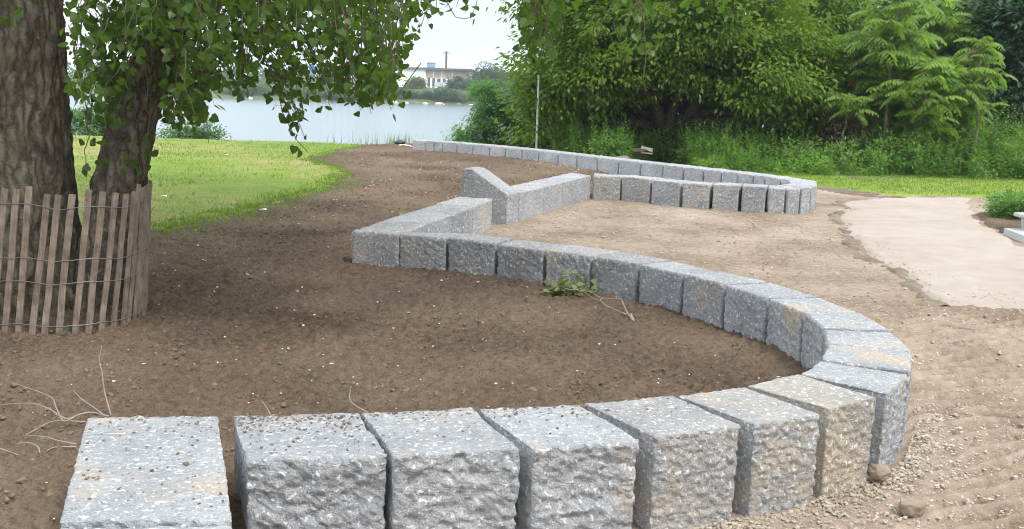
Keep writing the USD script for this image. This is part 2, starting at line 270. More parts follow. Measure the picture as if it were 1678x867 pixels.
near_mid = [tuple(p + np.array([.16, .28])) for p in NEAR[:8]] + [(3.85, 14.0), (4.0, 14.5), (3.98, 15.2)]
far_mid = [tuple(p + np.array([.15, .12])) for p in reversed(FARI[:-1])]
lawn_edge = [P2(650, 243), P2(600, 246), P2(556, 256), P2(520, 268), P2(560, 278), P2(578, 287), P2(560, 300), P2(520, 312), P2(470, 326), P2(420, 342), P2(370, 356), P2(300, 372), P2(240, 386)]
left_side = [(-4.6, 9.0), (-8, 8.2), (-12, 8), (-12, 0.3), (-1.2, 0.3)]
bed_pts = front_mid + arm1_mid + arm2_mid + near_mid + far_mid + [P2(664, 240)] + lawn_edge + left_side
BED = Polygon(bed_pts).buffer(0)
if BED.geom_type != 'Polygon': BED = max(BED.geoms, key=lambda g: g.area)

# ------------------------------------------------------------------ setting: terrain sheets
def graded(y0, y1, s0, grow, xl, xr, nx_scale=1.0):
    """A grid whose rows and columns widen with distance (a level-of-detail grid); xl, xr: functions of y."""
    ys = [y0]
    while ys[-1] < y1: ys.append(ys[-1] + max(s0, s0 * (ys[-1] / y0) ** grow))
    ys = np.array(ys); n = int(max(np.ceil((xr(y) - xl(y)) / max(s0, s0 * (y / y0) ** grow) * nx_scale) for y in ys[::8])); u = np.linspace(0, 1, n)
    X = np.array([xl(y) + (xr(y) - xl(y)) * u for y in ys]); return X, np.repeat(ys[:, None], n, 1)
def sheet(X, Y, Z, keep):
    h, w = X.shape; idx = np.arange(h * w).reshape(h, w)
    q = np.stack([idx[:-1, :-1], idx[:-1, 1:], idx[1:, 1:], idx[1:, :-1]], -1).reshape(-1, 4)
    q = q[keep.ravel()[q].any(1)]
    ids, inv = np.unique(q, return_inverse=True); inv = inv.reshape(-1, 4)
    v = np.stack([X.ravel(), Y.ravel(), Z.ravel()], -1)[ids]
    return v, np.vstack([inv[:, [0, 1, 2]], inv[:, [0, 2, 3]]])
def soft(x, a, b): t = np.clip((x - a) / (b - a), 0, 1); return t * t * (3 - 2 * t)
def base_soil(x, y): return .115 + .10 * soft(y, 14, 22) + .05 * (fbm2(x, y, .5, 2, 3) - .5) * soft(y, 3, 6) - .5 * soft(y, 25.2, 29)
def base_dirt(x, y): return .02 + .0085 * np.clip(y - 3.5, 0, 9) + .07 * np.exp(-((x - 2.15) / .35) ** 2 - ((y - 5.3) / .8) ** 2)

# ground: one wide sheet to the horizon, with the lake's basin and the far bank
gx = np.concatenate([-np.geomspace(1500, 20, 26), np.linspace(-18, 18, 37), np.geomspace(20, 1500, 26)])
gy = np.concatenate([[-1500, -700, -300, -120, -60, -30, -15], np.linspace(-8, 44, 53), np.linspace(50, 190, 15), np.linspace(194, 240, 24), np.geomspace(250, 1500, 14)])
GX, GY = np.meshgrid(gx, gy)
shore = 29.5 + 1.6 * np.sin(GX * .21) + np.clip(GX - 2, 0, 12) * 1.7 + np.clip(GX - 14, 0, 2000) * 4
GZ = -.12 - 3.2 * soft(GY, shore - 3.5, shore + 5) + 2.3 * soft(GY, 194, 204) + 1.9 * soft(GY, 203, 226) + .35 * (fbm2(GX, GY, .11, 3, 5) - .5) * soft(GY, 190, 215)
GZ += 4.4 * soft(GY, 230, 900) * 0
obj('ground', sheet(GX, GY, GZ, np.ones_like(GX, bool)), 'ground_look', smooth=True, kind='structure')
WX, WY = np.meshgrid(np.linspace(-700, 700, 29), np.linspace(24, 210, 24))
obj('water', sheet(WX, WY, np.full_like(WX, -2.1), np.ones_like(WX, bool)), 'water_look', smooth=True, kind='structure')

# soil bed
X, Y = graded(1.6, 28, .0066, .95, lambda y: -1.1 - .62 * y, lambda y: min(.9 + .52 * y, 4.6))
m = signed(BED, X, Y); mm = m + .9 * (fbm2(X, Y, 2.6, 5, 11) - .5) * soft(Y, 8.5, 11) * soft(-X + .35 * Y * 0, -0.2, 1.0)
cl = fbm2(X, Y, 9, 4, 21); c2 = np.maximum(0, fbm2(X, Y, 16, 3, 31) - .52); c3 = fbm2(X, Y, 2.2, 2, 41); c4 = np.maximum(0, meshkit.noise(np.stack([X * 33, Y * 33, X * 0], -1), 51) - .55)
Zs = base_soil(X, Y) + .04 * (cl - .5) + .12 * c2 + .03 * (c3 - .5) + .03 * c4 + .036 * (meshkit.fbm(np.stack([X * 22, Y * 22, X * 0], -1), 2, 57) - .5) + .030 * np.maximum(0, meshkit.noise(np.stack([X * 46, Y * 46, X * 0], -1), 63) - .45) * (1 - soft(Y, 7, 13)) - .16 * soft(-mm, -.03, .25)
obj('soil', sheet(X, Y, Zs, mm > -.22), 'soil_look', smooth=True, kind='structure')
def soil_z(x, y): return float(base_soil(np.array([x]), np.array([y]))[0])

# pale compacted path, raised a little over the dirt, and its ragged dark earth edge
path_px = [(1374.5, 334), (1392, 340), (1377, 350), (1379, 368), (1396, 384), (1408, 398), (1420, 415), (1445, 424), (1467, 431), (1490, 447), (1504, 460), (1516, 474), (1528, 487), (1556, 492), (1678, 498)]
pw = [P2(x, y, .10) for x, y in path_px] + [(5.2, 8.3), (8.5, 9.2), (8.5, 11.6)] + [P2(x, y, .10) for x, y in [(1678, 401), (1632, 378), (1605, 364), (1595, 354)]] + [(7.0, 16.2), (8.1, 17.9), (10.5, 18.4), P2(1621, 323, .1), P2(1465, 322.5, .1), P2(1400, 328, .1)]
PATH = Polygon(pw).buffer(0)
# dirt and gravel yard in front of the wall and to its right
X, Y = graded(1.6, 21.5, .0095, .9, lambda y: -1.4 if y < 5 else -.6, lambda y: 1.4 + .62 * y)
mb = signed(BED, X, Y)
trk = np.exp(-((X - (2.2 + .32 * (Y - 4.4))) / .36) ** 2) + .8 * np.exp(-((X - (3.5 + .1 * (Y - 4.0))) / .35) ** 2)
trk *= soft(Y, 2.6, 3.2) * (1 - soft(Y, 7.5, 9)) 
rip = np.sin((Y * .92 - .38 * X + .25 * (fbm2(X, Y, 2.5, 3, 61) - .5)) * 2 * np.pi / .125)
rut = np.exp(-((X - 2.6 - .13 * (Y - 11)) / .22) ** 2) * soft(Y, 8.5, 10) * (1 - soft(Y, 12.3, 13))
Zd = base_dirt(X, Y) + .03 * (fbm2(X, Y, 3, 3, 71) - .5) + .022 * (fbm2(X, Y, 14, 3, 81) - .5) + .016 * np.maximum(0, fbm2(X, Y, 34, 2, 91) - .5) + trk * (.040 * rip - .014) * (.5 + 1.2 * fbm2(X, Y, 1.6, 2, 95)) - .035 * rut + .012 * rut * np.sin(Y * 40)
Zd = Zd - .05 * soft(signed(PATH, X, Y), -.12, .2)
obj('dirt_yard', sheet(X, Y, Zd, mb < .12), 'dirt_look', smooth=True, kind='structure')
def dirt_z(x, y): return float(base_dirt(np.array([x]), np.array([y]))[0])

X, Y = graded(7.9, 19, .03, .8, lambda y: 3.0, lambda y: 3.2 + .5 * y)
mp_ = signed(PATH, X, Y) + .3 * (fbm2(X, Y, 4.5, 4, 13) - .5)
Zp = base_dirt(X, Y) + .006 + .014 * (fbm2(X, Y, 2, 3, 17) - .5) - .07 * soft(-mp_, -.10, .14)
obj('path', sheet(X, Y, Zp, mp_ > -.12), 'path_look', smooth=True, kind='structure')
edge_line = [P2(x, y, .1) for x, y in [(1338, 308), (1360, 310), (1400, 317), (1455, 322)]], [P2(x, y, .1) for x, y in [(1400, 326), (1366, 334), (1385, 341), (1366, 351), (1372, 368), (1390, 385), (1402, 399), (1413, 417), (1440, 428), (1462, 436), (1485, 452), (1499, 466), (1512, 480), (1530, 490)]]
EDGE = LineString(edge_line[0]).buffer(.30).union(LineString(edge_line[1]).buffer(.085))
me = np.where(True, shapely.distance(EDGE.boundary, shapely.points(X.ravel(), Y.ravel())), 0).reshape(X.shape) * np.where(shapely.contains(EDGE, shapely.points(X.ravel(), Y.ravel())).reshape(X.shape), 1, -1)
me = me + .42 * (fbm2(X, Y, 3.4, 5, 19) - .52)
Ze = base_dirt(X, Y) + .012 + .07 * (fbm2(X, Y, 9, 3, 23) - .5) - .12 * soft(-me, -.05, .14)
obj('earth_edge', sheet(X, Y, Ze, me > -.1), 'wet_soil_look', smooth=True, kind='structure')

# grass: lawn on the left towards the lake, and the verge on the right behind the path
LAWN = Polygon([(-40, 8.2), (-8, 8.2)] + [(-4.6, 9.0)] + lawn_edge[::-1] + [(-2.4, 26.0), (-1, 27.5), (1.5, 30), (1.5, 31), (-40, 31)]).buffer(0)
X, Y = graded(8, 31, .06, .8, lambda y: -6 - .62 * y, lambda y: 1.6)
ml = signed(LAWN, X, Y)
Zl = .145 + .05 * soft(Y, 14, 22) + .05 * (fbm2(X, Y, .8, 3, 27) - .5) + .04 * (fbm2(X, Y, 6, 2, 29) - .5) - .15 * soft(-ml, -.25, .6) - 1.8 * soft(Y, 24.7, 28.8)
obj('lawn', sheet(X, Y, Zl, ml > -.5), 'lawn_look', smooth=True, kind='structure')
VERGE = Polygon([P2(1290, 297, .1), P2(1345, 306, .1), P2(1400, 312, .1), P2(1470, 321, .1), P2(1560, 322, .1), P2(1678, 323, .1), (14, 18.6), (30, 19), (30, 26), (4.5, 26), (4.2, 20)]).buffer(0)
Xv, Yv = graded(15, 26, .09, .5, lambda y: 3.2, lambda y: 16)
mv = signed(VERGE, Xv, Yv) + .3 * (fbm2(Xv, Yv, 2.5, 3, 33) - .5)
Zv = .115 + .04 * (fbm2(Xv, Yv, 4, 3, 35) - .5) - .13 * soft(-mv, -.1, .3)
obj('grass_verge', sheet(Xv, Yv, Zv, mv > -.3), 'verge_look', smooth=True, kind='structure')
Xw, Yw = graded(19, 46, .5, .3, lambda y: -3 + max(0, y - 26) * .45, lambda y: 40)
obj('woodland_floor', sheet(Xw, Yw, .03 + .12 * fbm2(Xw, Yw, 1.2, 3, 37) - .4 * soft(-(Xw - .5), 0, 3), Yw < 60), 'wet_soil_look', smooth=True, kind='structure')

def scatter_in(poly, n, rng, bounds, power=1.0):
    out = []
    while sum(map(len, out)) < n:
        y = bounds[2] * (bounds[3] / bounds[2]) ** rng.random(4 * n) if power else rng.uniform(bounds[2], bounds[3], 4 * n)
        x = rng.uniform(bounds[0], bounds[1], 4 * n)
        k = shapely.contains_xy(poly, x, y); out.append(np.stack([x[k], y[k]], -1))
    return np.vstack(out)[:n]
def lumps(pos, z, size, rng, sub=1, flat=.6):
    v0, f0 = ico(1.0, sub); vs, n = [], len(pos)
    sz = np.asarray(size)[:, None, None] * np.array([1, 1, flat]) * rng.uniform(.65, 1.3, (n, 1, 3))
    R = rng.uniform(0, 2 * np.pi, n); c, s = np.cos(R)[:, None], np.sin(R)[:, None]
    V = v0[None] * (1 + .28 * rng.normal(size=(n, len(v0), 1))) * sz
    V = np.stack([V[..., 0] * c - V[..., 1] * s, V[..., 0] * s + V[..., 1] * c, V[..., 2]], -1) + np.stack([pos[:, 0], pos[:, 1], z], -1)[:, None]
    return V.reshape(-1, 3), (f0[None] + (np.arange(n) * len(v0))[:, None, None]).reshape(-1, 3)
rng = np.random.default_rng(4)
bed_in = BED.buffer(-.3)
p = scatter_in(bed_in, 30000, rng, (-8, 4, 2.5, 22)); s = .0025 + .010 * rng.random(len(p)) ** 4 + .0004 * p[:, 1]
obj('soil_clods', lumps(p, base_soil(p[:, 0], p[:, 1]) + .008, s, rng, sub=0, flat=.8), 'clod_look', kind='stuff', label='loose brown clods and crumbs on the planting bed', cat='soil clods')
p = scatter_in(bed_in, 620, rng, (-7, 4, 2.5, 20)); s = .0015 + .005 * rng.random(len(p)) ** 3 + .0004 * p[:, 1]
obj('wood_chips', lumps(p, base_soil(p[:, 0], p[:, 1]) + .022, s, rng, sub=1, flat=.45), 'chip_look', kind='stuff', label='pale chips and bits of stone scattered over the brown soil', cat='chips')
yard = Polygon([(-1.5, 1.8), (3.2, 1.8), (4.1, 8), (3.9, 10.5), (4.2, 13.4), (3.4, 13.5), (1.1, 14.6), (.1, 11.9), (-.1, 11.4), (-.8, 8.9), (1.2, 7.5), (2.3, 6)]).difference(BED.buffer(.22)).buffer(-.02)
p = scatter_in(yard, 4500, rng, (-1.5, 4.2, 2.3, 14)); s = .002 + .009 * rng.random(len(p)) ** 5 + .0004 * p[:, 1]
p2 = np.vstack([scatter_in(yard.intersection(BED.buffer(b_)), n_, rng, (-1.5, 3, 2.3, 5.2)) for b_, n_ in ((.36, 3500), (.55, 2600), (.8, 2000), (1.1, 1200))]); s2 = .002 + .0065 * rng.random(len(p2)) ** 4
pp = np.vstack([p, p2]); obj('gravel', lumps(pp, base_dirt(pp[:, 0], pp[:, 1]) + .006, np.concatenate([s, s2]), rng), 'gravel_look', kind='stuff', label='small pale gravel lying on the tan dirt yard', cat='gravel')
# grass blades
def blades(P, h, rng, w=.006, lean=.5):
    n = len(P); a = rng.uniform(0, 2 * np.pi, n); d = np.stack([np.cos(a), np.sin(a), np.zeros(n)], -1) * (np.asarray(w) * np.ones(n))[:, None]
    ln = rng.normal(0, lean, (n, 3)); ln[:, 2] = 1; tip = P + unit(ln) * np.asarray(h)[:, None]
    v = np.stack([P - d, P + d, tip], 1).reshape(-1, 3); return v, np.arange(3 * n).reshape(-1, 3)
p = scatter_in(LAWN.buffer(-.05), 60000, rng, (-18, 1, 8.5, 27)); z = .14 + .05 * soft(p[:, 1], 14, 22) - 1.8 * soft(p[:, 1], 24.7, 28.8)
pe = np.vstack([scatter_in(LAWN.intersection(LineString(lawn_edge).buffer(.35)), 4000, rng, (-6, -1, 9, 26)), scatter_in(LineString(lawn_edge).buffer(.3), 2500, rng, (-6, -1, 9, 26)), scatter_in(LineString(lawn_edge).buffer(.7), 1200, rng, (-6, -1, 9, 26))]); pall = np.vstack([p, pe]); z = .13 + .05 * soft(pall[:, 1], 14, 22) - 1.8 * soft(pall[:, 1], 24.7, 28.8)
obj('lawn_grass', blades(np.column_stack([pall, z]), rng.uniform(.02, .07, len(pall)), rng, w=.004 + .0003 * pall[:, 1], lean=.7), 'grass_blade', kind='stuff', label='short yellow green grass of the lawn on the left', cat='grass')
p = scatter_in(VERGE.buffer(-.05), 26000, rng, (3.5, 14, 15.5, 21.5), 0)
obj('verge_grass', blades(np.column_stack([p, np.full(len(p), .10)]), rng.uniform(.02, .08, len(p)), rng, w=.009, lean=.7), 'verge_blade', kind='stuff', label='short grass strip between the pale path and the tall weeds', cat='grass')
#--PART2--
# ------------------------------------------------------------------ granite walls, block by block
def block_mesh(quad, zt, zb, res, seed, style='pointed', r=.012, batter=.0, amp=1.0):
    """A rough granite block: quad = plan corners inner-left, inner-right, outer-right, outer-left; zt = height(s) of its top."""
    q = np.asarray(quad, float); zt = np.broadcast_to(zt, 4).astype(float)
    w = np.linalg.norm(q[0] - q[1]) / 2 + np.linalg.norm(q[3] - q[2]) / 2; d = np.linalg.norm(q[0] - q[3]) / 2 + np.linalg.norm(q[1] - q[2]) / 2; h = zt.mean() - zb
    H = np.array([w, d, h]) / 2; N = np.maximum(2, np.ceil(2 * H / res).astype(int))
    faces, ids = [], []
    def enc(i, j, k): return (i * 4096 + j) * 4096 + k
    for ax in range(3):
        a, b = (ax + 1) % 3, (ax + 2) % 3
        A, B = np.meshgrid(np.arange(N[a] + 1), np.arange(N[b] + 1), indexing='ij')
        for side in (0, N[ax]):
            I = [None] * 3; I[ax] = np.full_like(A, side); I[a], I[b] = A, B
            e = enc(*I); f = np.stack([e[:-1, :-1], e[1:, :-1], e[1:, 1:], e[:-1, 1:]], -1).reshape(-1, 4)
            faces.append(f if side else f[:, ::-1])
    F = np.vstack(faces); u, inv = np.unique(F, return_inverse=True); F = inv.reshape(-1, 4)
    ijk = np.stack([u // 4096 // 4096, u // 4096 % 4096, u % 4096], -1)
    c = (ijk / N * 2 - 1) * H; lim = np.maximum(H - r, 1e-4); cc = np.clip(c, -lim, lim); dv = c - cc
    nrm = unit(np.where(np.abs(dv).sum(1, keepdims=True) > 1e-9, dv, c)); c = cc + nrm * np.minimum(np.linalg.norm(dv, axis=1, keepdims=True), r)
    t = (c / H + 1) / 2; s_, t_, k_ = t[:, :1], t[:, 1:2], t[:, 2:]
    # t_=0 outer, 1 inner
    xy = (q[3] * (1 - s_) + q[2] * s_) * (1 - t_) + (q[0] * (1 - s_) + q[1] * s_) * t_
    cen = q.mean(0); xy = cen + (xy - cen) * (1 - batter * (1 - k_))
    ztop = ((zt[3] * (1 - s_) + zt[2] * s_) * (1 - t_) + (zt[0] * (1 - s_) + zt[1] * s_) * t_)
    P = np.hstack([xy, zb + (ztop - zb) * k_])
    tri = np.vstack([F[:, [0, 1, 2]], F[:, [0, 2, 3]]])
    fn = np.cross(P[tri[:, 1]] - P[tri[:, 0]], P[tri[:, 2]] - P[tri[:, 0]]); n = np.zeros_like(P)
    for k in range(3): np.add.at(n, tri[:, k], fn)
    n = unit(n); S = P + seed * 3.713
    top = np.clip(n[:, 2], 0, 1) ** 2
    if style == 'split':
        rid = 1 - np.abs(2 * meshkit.fbm(S * np.array([13, 13, 17]), 3, seed) - 1)
        d_ = .034 * (meshkit.fbm(S * 7, 3, seed + 1) - .5) + .024 * (rid - .62) + .016 * (.6 - np.abs(2 * meshkit.fbm(S * 30, 2, seed + 7) - 1)) + .020 * (meshkit.fbm(S * 40, 3, seed + 2) - .5) + .014 * (np.floor(meshkit.fbm(S * 11, 2, seed + 5) * 7) / 7 - .5)
    else:
        d_ = .016 * (meshkit.fbm(S * 6, 3, seed + 1) - .5) + .013 * (np.abs(2 * meshkit.noise(S * 34, seed) - 1) - .4) + .008 * (.62 - np.abs(2 * meshkit.fbm(S * 48, 2, seed + 7) - 1)) + .010 * (meshkit.fbm(S * 70, 2, seed + 2) - .5)
    dt = .007 * (meshkit.fbm(S * 5, 3, seed + 3) - .5) + .007 * (meshkit.fbm(S * 40, 3, seed + 4) - .5)
    edge = .022 * np.minimum(0, meshkit.fbm(S * 16, 3, seed + 6) - .5) * (np.linalg.norm(dv, axis=1) > r * .9 if r else 0)
    al = unit(np.append(q[1] - q[0], 0.0)); sd2 = (n @ al) ** 2
    P = P + n * (amp * d_ * (1 - top) * (1 - .65 * sd2) - .008 * sd2 + dt * top)[:, None]
    corner = ((np.abs(c) > lim * .985).sum(1) >= 2)
    P = P + n * (corner * .022 * np.minimum(0, meshkit.fbm(S * 18, 2, seed + 8) - .5))[:, None]
    return P, tri
seedn = [100]
def block(parent, quad, zt, zb, res, m, style='pointed', label=None, **kw):
    seedn[0] += 1
    return obj('granite_block', block_mesh(quad, zt, zb, res, seedn[0], style, **kw), m, parent, smooth=34 if res < .012 else True, label=label)

W1 = thing('curved_wall', 'long rough granite block wall sweeping in a hook from the bottom left round to the sharp corner', 'stone wall', None)
def Q(*px): return [on(x, y, ZT)[:2] for x, y in px]
# the return at the left, running towards the camera
block(W1, Q((140, 683), (360, 681), (383, 850), (95, 852)), ZT, -.12, .008, 'granite_pale', label='big flat slab at the left end with tan stains and grit on its top')
block(W1, Q((93, 859), (384, 857), (420, 1060), (20, 1075)), ZT - .004, -.12, .012, 'granite_pale')
front = [((380, 682), (589, 680), (634, 744), (403, 752)), ((594, 680), (773, 671.5), (853, 736), (643, 747)), ((785, 671.5), (950, 663), (1048, 719), (873, 735)), ((957, 662.5), (1103, 648.5), (1216, 698), (1071, 716)),
         ((1107, 648), (1221, 634), (1347, 678.5), (1236, 695)), ((1224, 633.5), (1309, 613.5), (1437, 652), (1357, 671)), ((1312, 613), (1345, 591), (1489, 613), (1452, 644))]
mats = ['granite_blue', 'granite_grey', 'granite_pale', 'granite_warm', 'granite_warm', 'granite_tan', 'granite_grey']
for i, (q, m) in enumerate(zip(front, mats)):
    block(W1, Q(*q), ZT + [.0, .003, -.002, .002, 0, .003, -.002][i], -.14, .0075 if i < 5 else .009, m, style='split' if i < 3 else 'pointed', batter=.05, r=.0055,
          label={0: 'dark grey split faced block beside the end slab', 5: 'tan stained block on the outer curve'}.get(i))
J = [(on(*a, ZT)[:2], on(*b, ZT)[:2]) for a, b in mid_px]
mid_m = ['granite_dark', 'granite_dark', 'granite_dark', 'granite_grey', 'granite_dark', 'granite_blue', 'granite_blue', 'granite_dark', 'granite_blue', 'granite_grey', 'granite_pale', 'granite_grey']
for i in range(len(J) - 1):
    (a0, b0), (a1, b1) = J[i], J[i + 1]; g = .006 + .003 * (i % 3)
    L0 = unit(a1 - a0) * g; L1 = unit(b1 - b0) * g
    block(W1, [a1 - L0, a0 + L0, b0 + L1, b1 - L1][::1], ZT + .004 * math.sin(i * 2.3), -.12, .013 if i > 5 else .016, mid_m[i] if i < 7 else ['granite_blue', 'granite_grey', 'granite_pale', 'granite_grey', 'granite_pale'][i - 7], batter=.0)
# the sharp corner and the short straight arm
W2 = thing('straight_wall', 'short straight granite wall running back from the sharp corner to the upright slanted stone', 'stone wall', None)
Lp = np.array([on(575, 378.5, ZT)[:2], (-.615, 11.62)]); Rp = np.array([on(653, 384.5, ZT)[:2], (-.235, 11.45)])
tj = [0, .245, .5, .74, 1.0]
cut = [(Lp[0] * (1 - t) + Lp[1] * t, Rp[0] * (1 - t) + Rp[1] * t) for t in tj]
for i in range(4):
    (l0, r0), (l1, r1) = cut[i], cut[i + 1]; g = unit(l1 - l0) * .009
    block(W2, [l1 - g, l0 + g, r0 + g, r1 - g], ZT + (.0, .003, -.003, .004)[i], -.1, .016, ['granite_dark', 'granite_blue', 'granite_dark', 'granite_pale'][i], label='smooth dark corner block with pale chipped lines' if i == 0 else None)
# upright stone with a sloping top
a2d = unit(np.array([.36, .94])); a2n = np.array([-a2d[1], a2d[0]])
S0 = np.array([-.075, 11.70]); TH, LN = .37, .56
sl = thing('slanted_stone', 'upright granite stone with a slanting top where the two straight walls nearly meet', 'stone block', None)
qs = [S0 + a2n * LN, S0 + a2n * LN + a2d * TH, S0 + a2d * TH, S0]
def slab(u0, u1, z0, z1, seed):
    a, b = S0 + a2n * LN * u0, S0 + a2n * LN * u1
    return block_mesh([b, b + a2d * TH, a + a2d * TH, a], [z1, z1, z0, z0], -.1, .016, seed, r=.012)
zs = lambda u: .425 + .27 * min(1, u / .72)
def slab_mesh():
    P, t = block_mesh(qs, [.70, .70, .425, .425], -.1, .016, 901, r=.014)
    u = np.clip((P[:, :2] - S0) @ a2n / LN, 0, 1); lin = .425 + .275 * u; want = np.where(u < .78, .425 + .275 * u / .78 * .97, .692 + .01 * (u - .78))
    k = (P[:, 2] + .1) / (lin + .1); P[:, 2] = -.1 + k * (want + .1); return P, t
obj('slanted_block', slab_mesh(), 'granite_blue', sl, smooth=True)
# far loop: arm, near run, tip and long back run as one wall
W3 = thing('loop_wall', 'far granite block wall that loops round the back of the planting bed to the lake edge', 'stone wall', None)
A = S0 + a2d * (TH + .015); Bp = NEAR[0] + np.array([-.02, .03]); ax_ = unit(Bp - A); an = np.array([-ax_[1], ax_[0]])
cu = [0, .30, .56, 1.0]
for i in range(3):
    p0, p1 = A + (Bp - A) * cu[i] + ax_ * .009, A + (Bp - A) * cu[i + 1] - ax_ * .009
    ext = ax_ * (.34 if i == 2 else 0)
    block(W3, [p1 + an * .38 + ext, p0 + an * .38, p0, p1], .425, -.1, .017, ['granite_pale', 'granite_grey', 'granite_blue'][i])
outer = [np.asarray(p) for p in NEAR]
T = unit(np.gradient(np.array(outer), axis=0)); Nn = np.stack([-T[:, 1], T[:, 0]], -1)
gaps = [.016, .018, .028, .030, .030, .028, .022, .016, .012, .008]
nm = ['granite_warm', 'granite_grey', 'granite_pale', 'granite_grey', 'granite_grey', 'granite_blue', 'granite_grey', 'granite_grey', 'granite_blue', 'granite_grey']
tip_c = np.array([3.90, 14.62])
inn = [outer[i] + Nn[i] * .37 for i in range(7)] + [np.array([3.47, 14.02]), np.array([3.60, 14.12]), np.array([3.72, 14.26]), np.array([3.80, 14.44])]
for i in range(10):
    d0 = unit(outer[i + 1] - outer[i]); d1 = unit(inn[i + 1] - inn[i]); g = gaps[i]
    block(W3, [inn[i + 1] - d1 * g * .4, inn[i] + d1 * g * .4, outer[i] + d0 * g, outer[i + 1] - d0 * g][::1], ZL + .005 * math.sin(i * 1.7), -.08, .018, nm[i], batter=.02, label='tan grey block at the start of the loop' if i == 0 else None)
FI = [np.asarray(p) for p in FARI]
FI = [np.array([np.polyval(k, p[1]) * .6 + p[0] * .4, p[1]]) for p in FI]
dT = unit(np.gradient(np.array(FI), axis=0)); FN = np.stack([-dT[:, 1], dT[:, 0]], -1)
FO = [FI[i] + FN[i] * .36 for i in range(len(FI))]
for i in range(len(FI) - 1):
    d0 = unit(FI[i + 1] - FI[i]); g = .017 if i > 0 else .006
    block(W3, [FI[i + 1] - d0 * g, FI[i] + d0 * g, FO[i] + d0 * g, FO[i + 1] - d0 * g][::-1], ZL, -.05, .026, 'granite_far' if i % 3 else 'granite_pale', batter=.0)
# tip blocks closing the loop
tip_o = [outer[-1], np.array([4.20, 14.62]), np.array([4.28, 15.05]), FO[-1]]; tip_i = [inn[-1], np.array([3.83, 14.62]), np.array([3.86, 14.80]), FI[-1]]
for i in range(3):
    d0 = unit(tip_o[i + 1] - tip_o[i]); g = .006
    block(W3, [tip_i[i + 1], tip_i[i], tip_o[i] + d0 * g, tip_o[i + 1] - d0 * g], ZL, -.08, .02, ['granite_grey', 'granite_pale', 'granite_far'][i])

rng = np.random.default_rng(77)
gp = np.vstack([np.stack(t, -1) for t in [(lambda q, k: ((lambda a, b: tuple(((1 - a) * (1 - b))[:, None].T[0] * q[0][i] + (a * (1 - b)) * q[1][i] + (a * b) * q[2][i] + ((1 - a) * b) * q[3][i] for i in (0, 1)))(rng.uniform(.04, .96, k), rng.uniform(.04, .96, k) ** 1.8)))(Q(*q_), k_) for q_, k_ in [(((140, 683), (360, 681), (383, 850), (95, 852)), 190), (front[0], 150), (front[1], 110), (front[2], 45), (front[3], 30)]]])
obj('stone_grit', lumps(gp, np.full(len(gp), ZT + .003), .0022 + .006 * rng.random(len(gp)) ** 3, rng, sub=0, flat=.5), 'clod_look', kind='stuff', label='crumbs of brown soil scattered on the flat tops of the nearest blocks', cat='soil crumbs')
gq = np.vstack([np.column_stack([rng.uniform(-.95, .2, 500), rng.uniform(0, 1, 500)])]); gq = np.array([((1 - v) * np.array(on(380 + 570 * u, 684 - 20 * u, ZT)[:2]) + v * np.array(on(400 + 560 * u, 712 - 22 * u, ZT)[:2])) for u, v in zip(rng.random(500) ** 1.5, rng.random(500) ** 2)])
obj('soil_smear', lumps(gq, np.full(len(gq), ZT + .002), .002 + .004 * rng.random(len(gq)) ** 2, rng, sub=0, flat=.4), 'clod_look', kind='stuff', label='thin spill of soil along the back edge of the front blocks', cat='soil crumbs')
# ------------------------------------------------------------------ picket fence round the tree
def catmull(P, n):
    P = np.asarray(P, float); Pp = np.vstack([2 * P[0] - P[1], P, 2 * P[-1] - P[-2]]); out = []
    for i in range(len(P) - 1):
        a, b, c, d = Pp[i:i + 4]
        for t in np.linspace(0, 1, n, endpoint=False): out.append(.5 * (2 * b + (c - a) * t + (2 * a - 5 * b + 4 * c - d) * t * t + (3 * b - a - 3 * c + d) * t ** 3))
    return np.array(out + [P[-1]])
rng = np.random.default_rng(8)
ring = catmull([(-4.15, 6.9), (-4.05, 6.45), (-3.75, 6.12), (-3.35, 5.98), (-2.95, 5.92), (-2.62, 5.93), (-2.42, 6.06), (-2.33, 6.26), (-2.34, 6.55), (-2.48, 6.9), (-2.8, 7.15)], 24)
sl_ = np.concatenate([[0], np.cumsum(np.linalg.norm(np.diff(ring, axis=0), axis=1))])
fence = thing('picket_fence', 'weathered wire bound wooden picket fence wrapped round the base of the twin trunk tree', 'fence')
def plank(p, q, side, w, t, seg, rng):
    pts = wiggle(p, q, seg, .0022, rng); ax = unit(np.asarray(q) - p); side = unit(side - ax * (side @ ax)); n = np.cross(ax, side)
    v = np.array([pt + side * sx * w / 2 + n * sn * t / 2 for pt in pts for sx, sn in ((-1, -1), (1, -1), (1, 1), (-1, 1))]); f = []
    for i in range(seg - 1):
        for j in range(4):
            a, b = i * 4 + j, i * 4 + (j + 1) % 4; f += [[a, b, b + 4], [a, b + 4, a + 4]]
    e = (seg - 1) * 4; f += [[0, 2, 1], [0, 3, 2], [e, e + 1, e + 2], [e, e + 2, e + 3]]
    return v, np.array(f)
pos_w = {0: [], 1: [], 2: [], 3: []}
s0 = .3
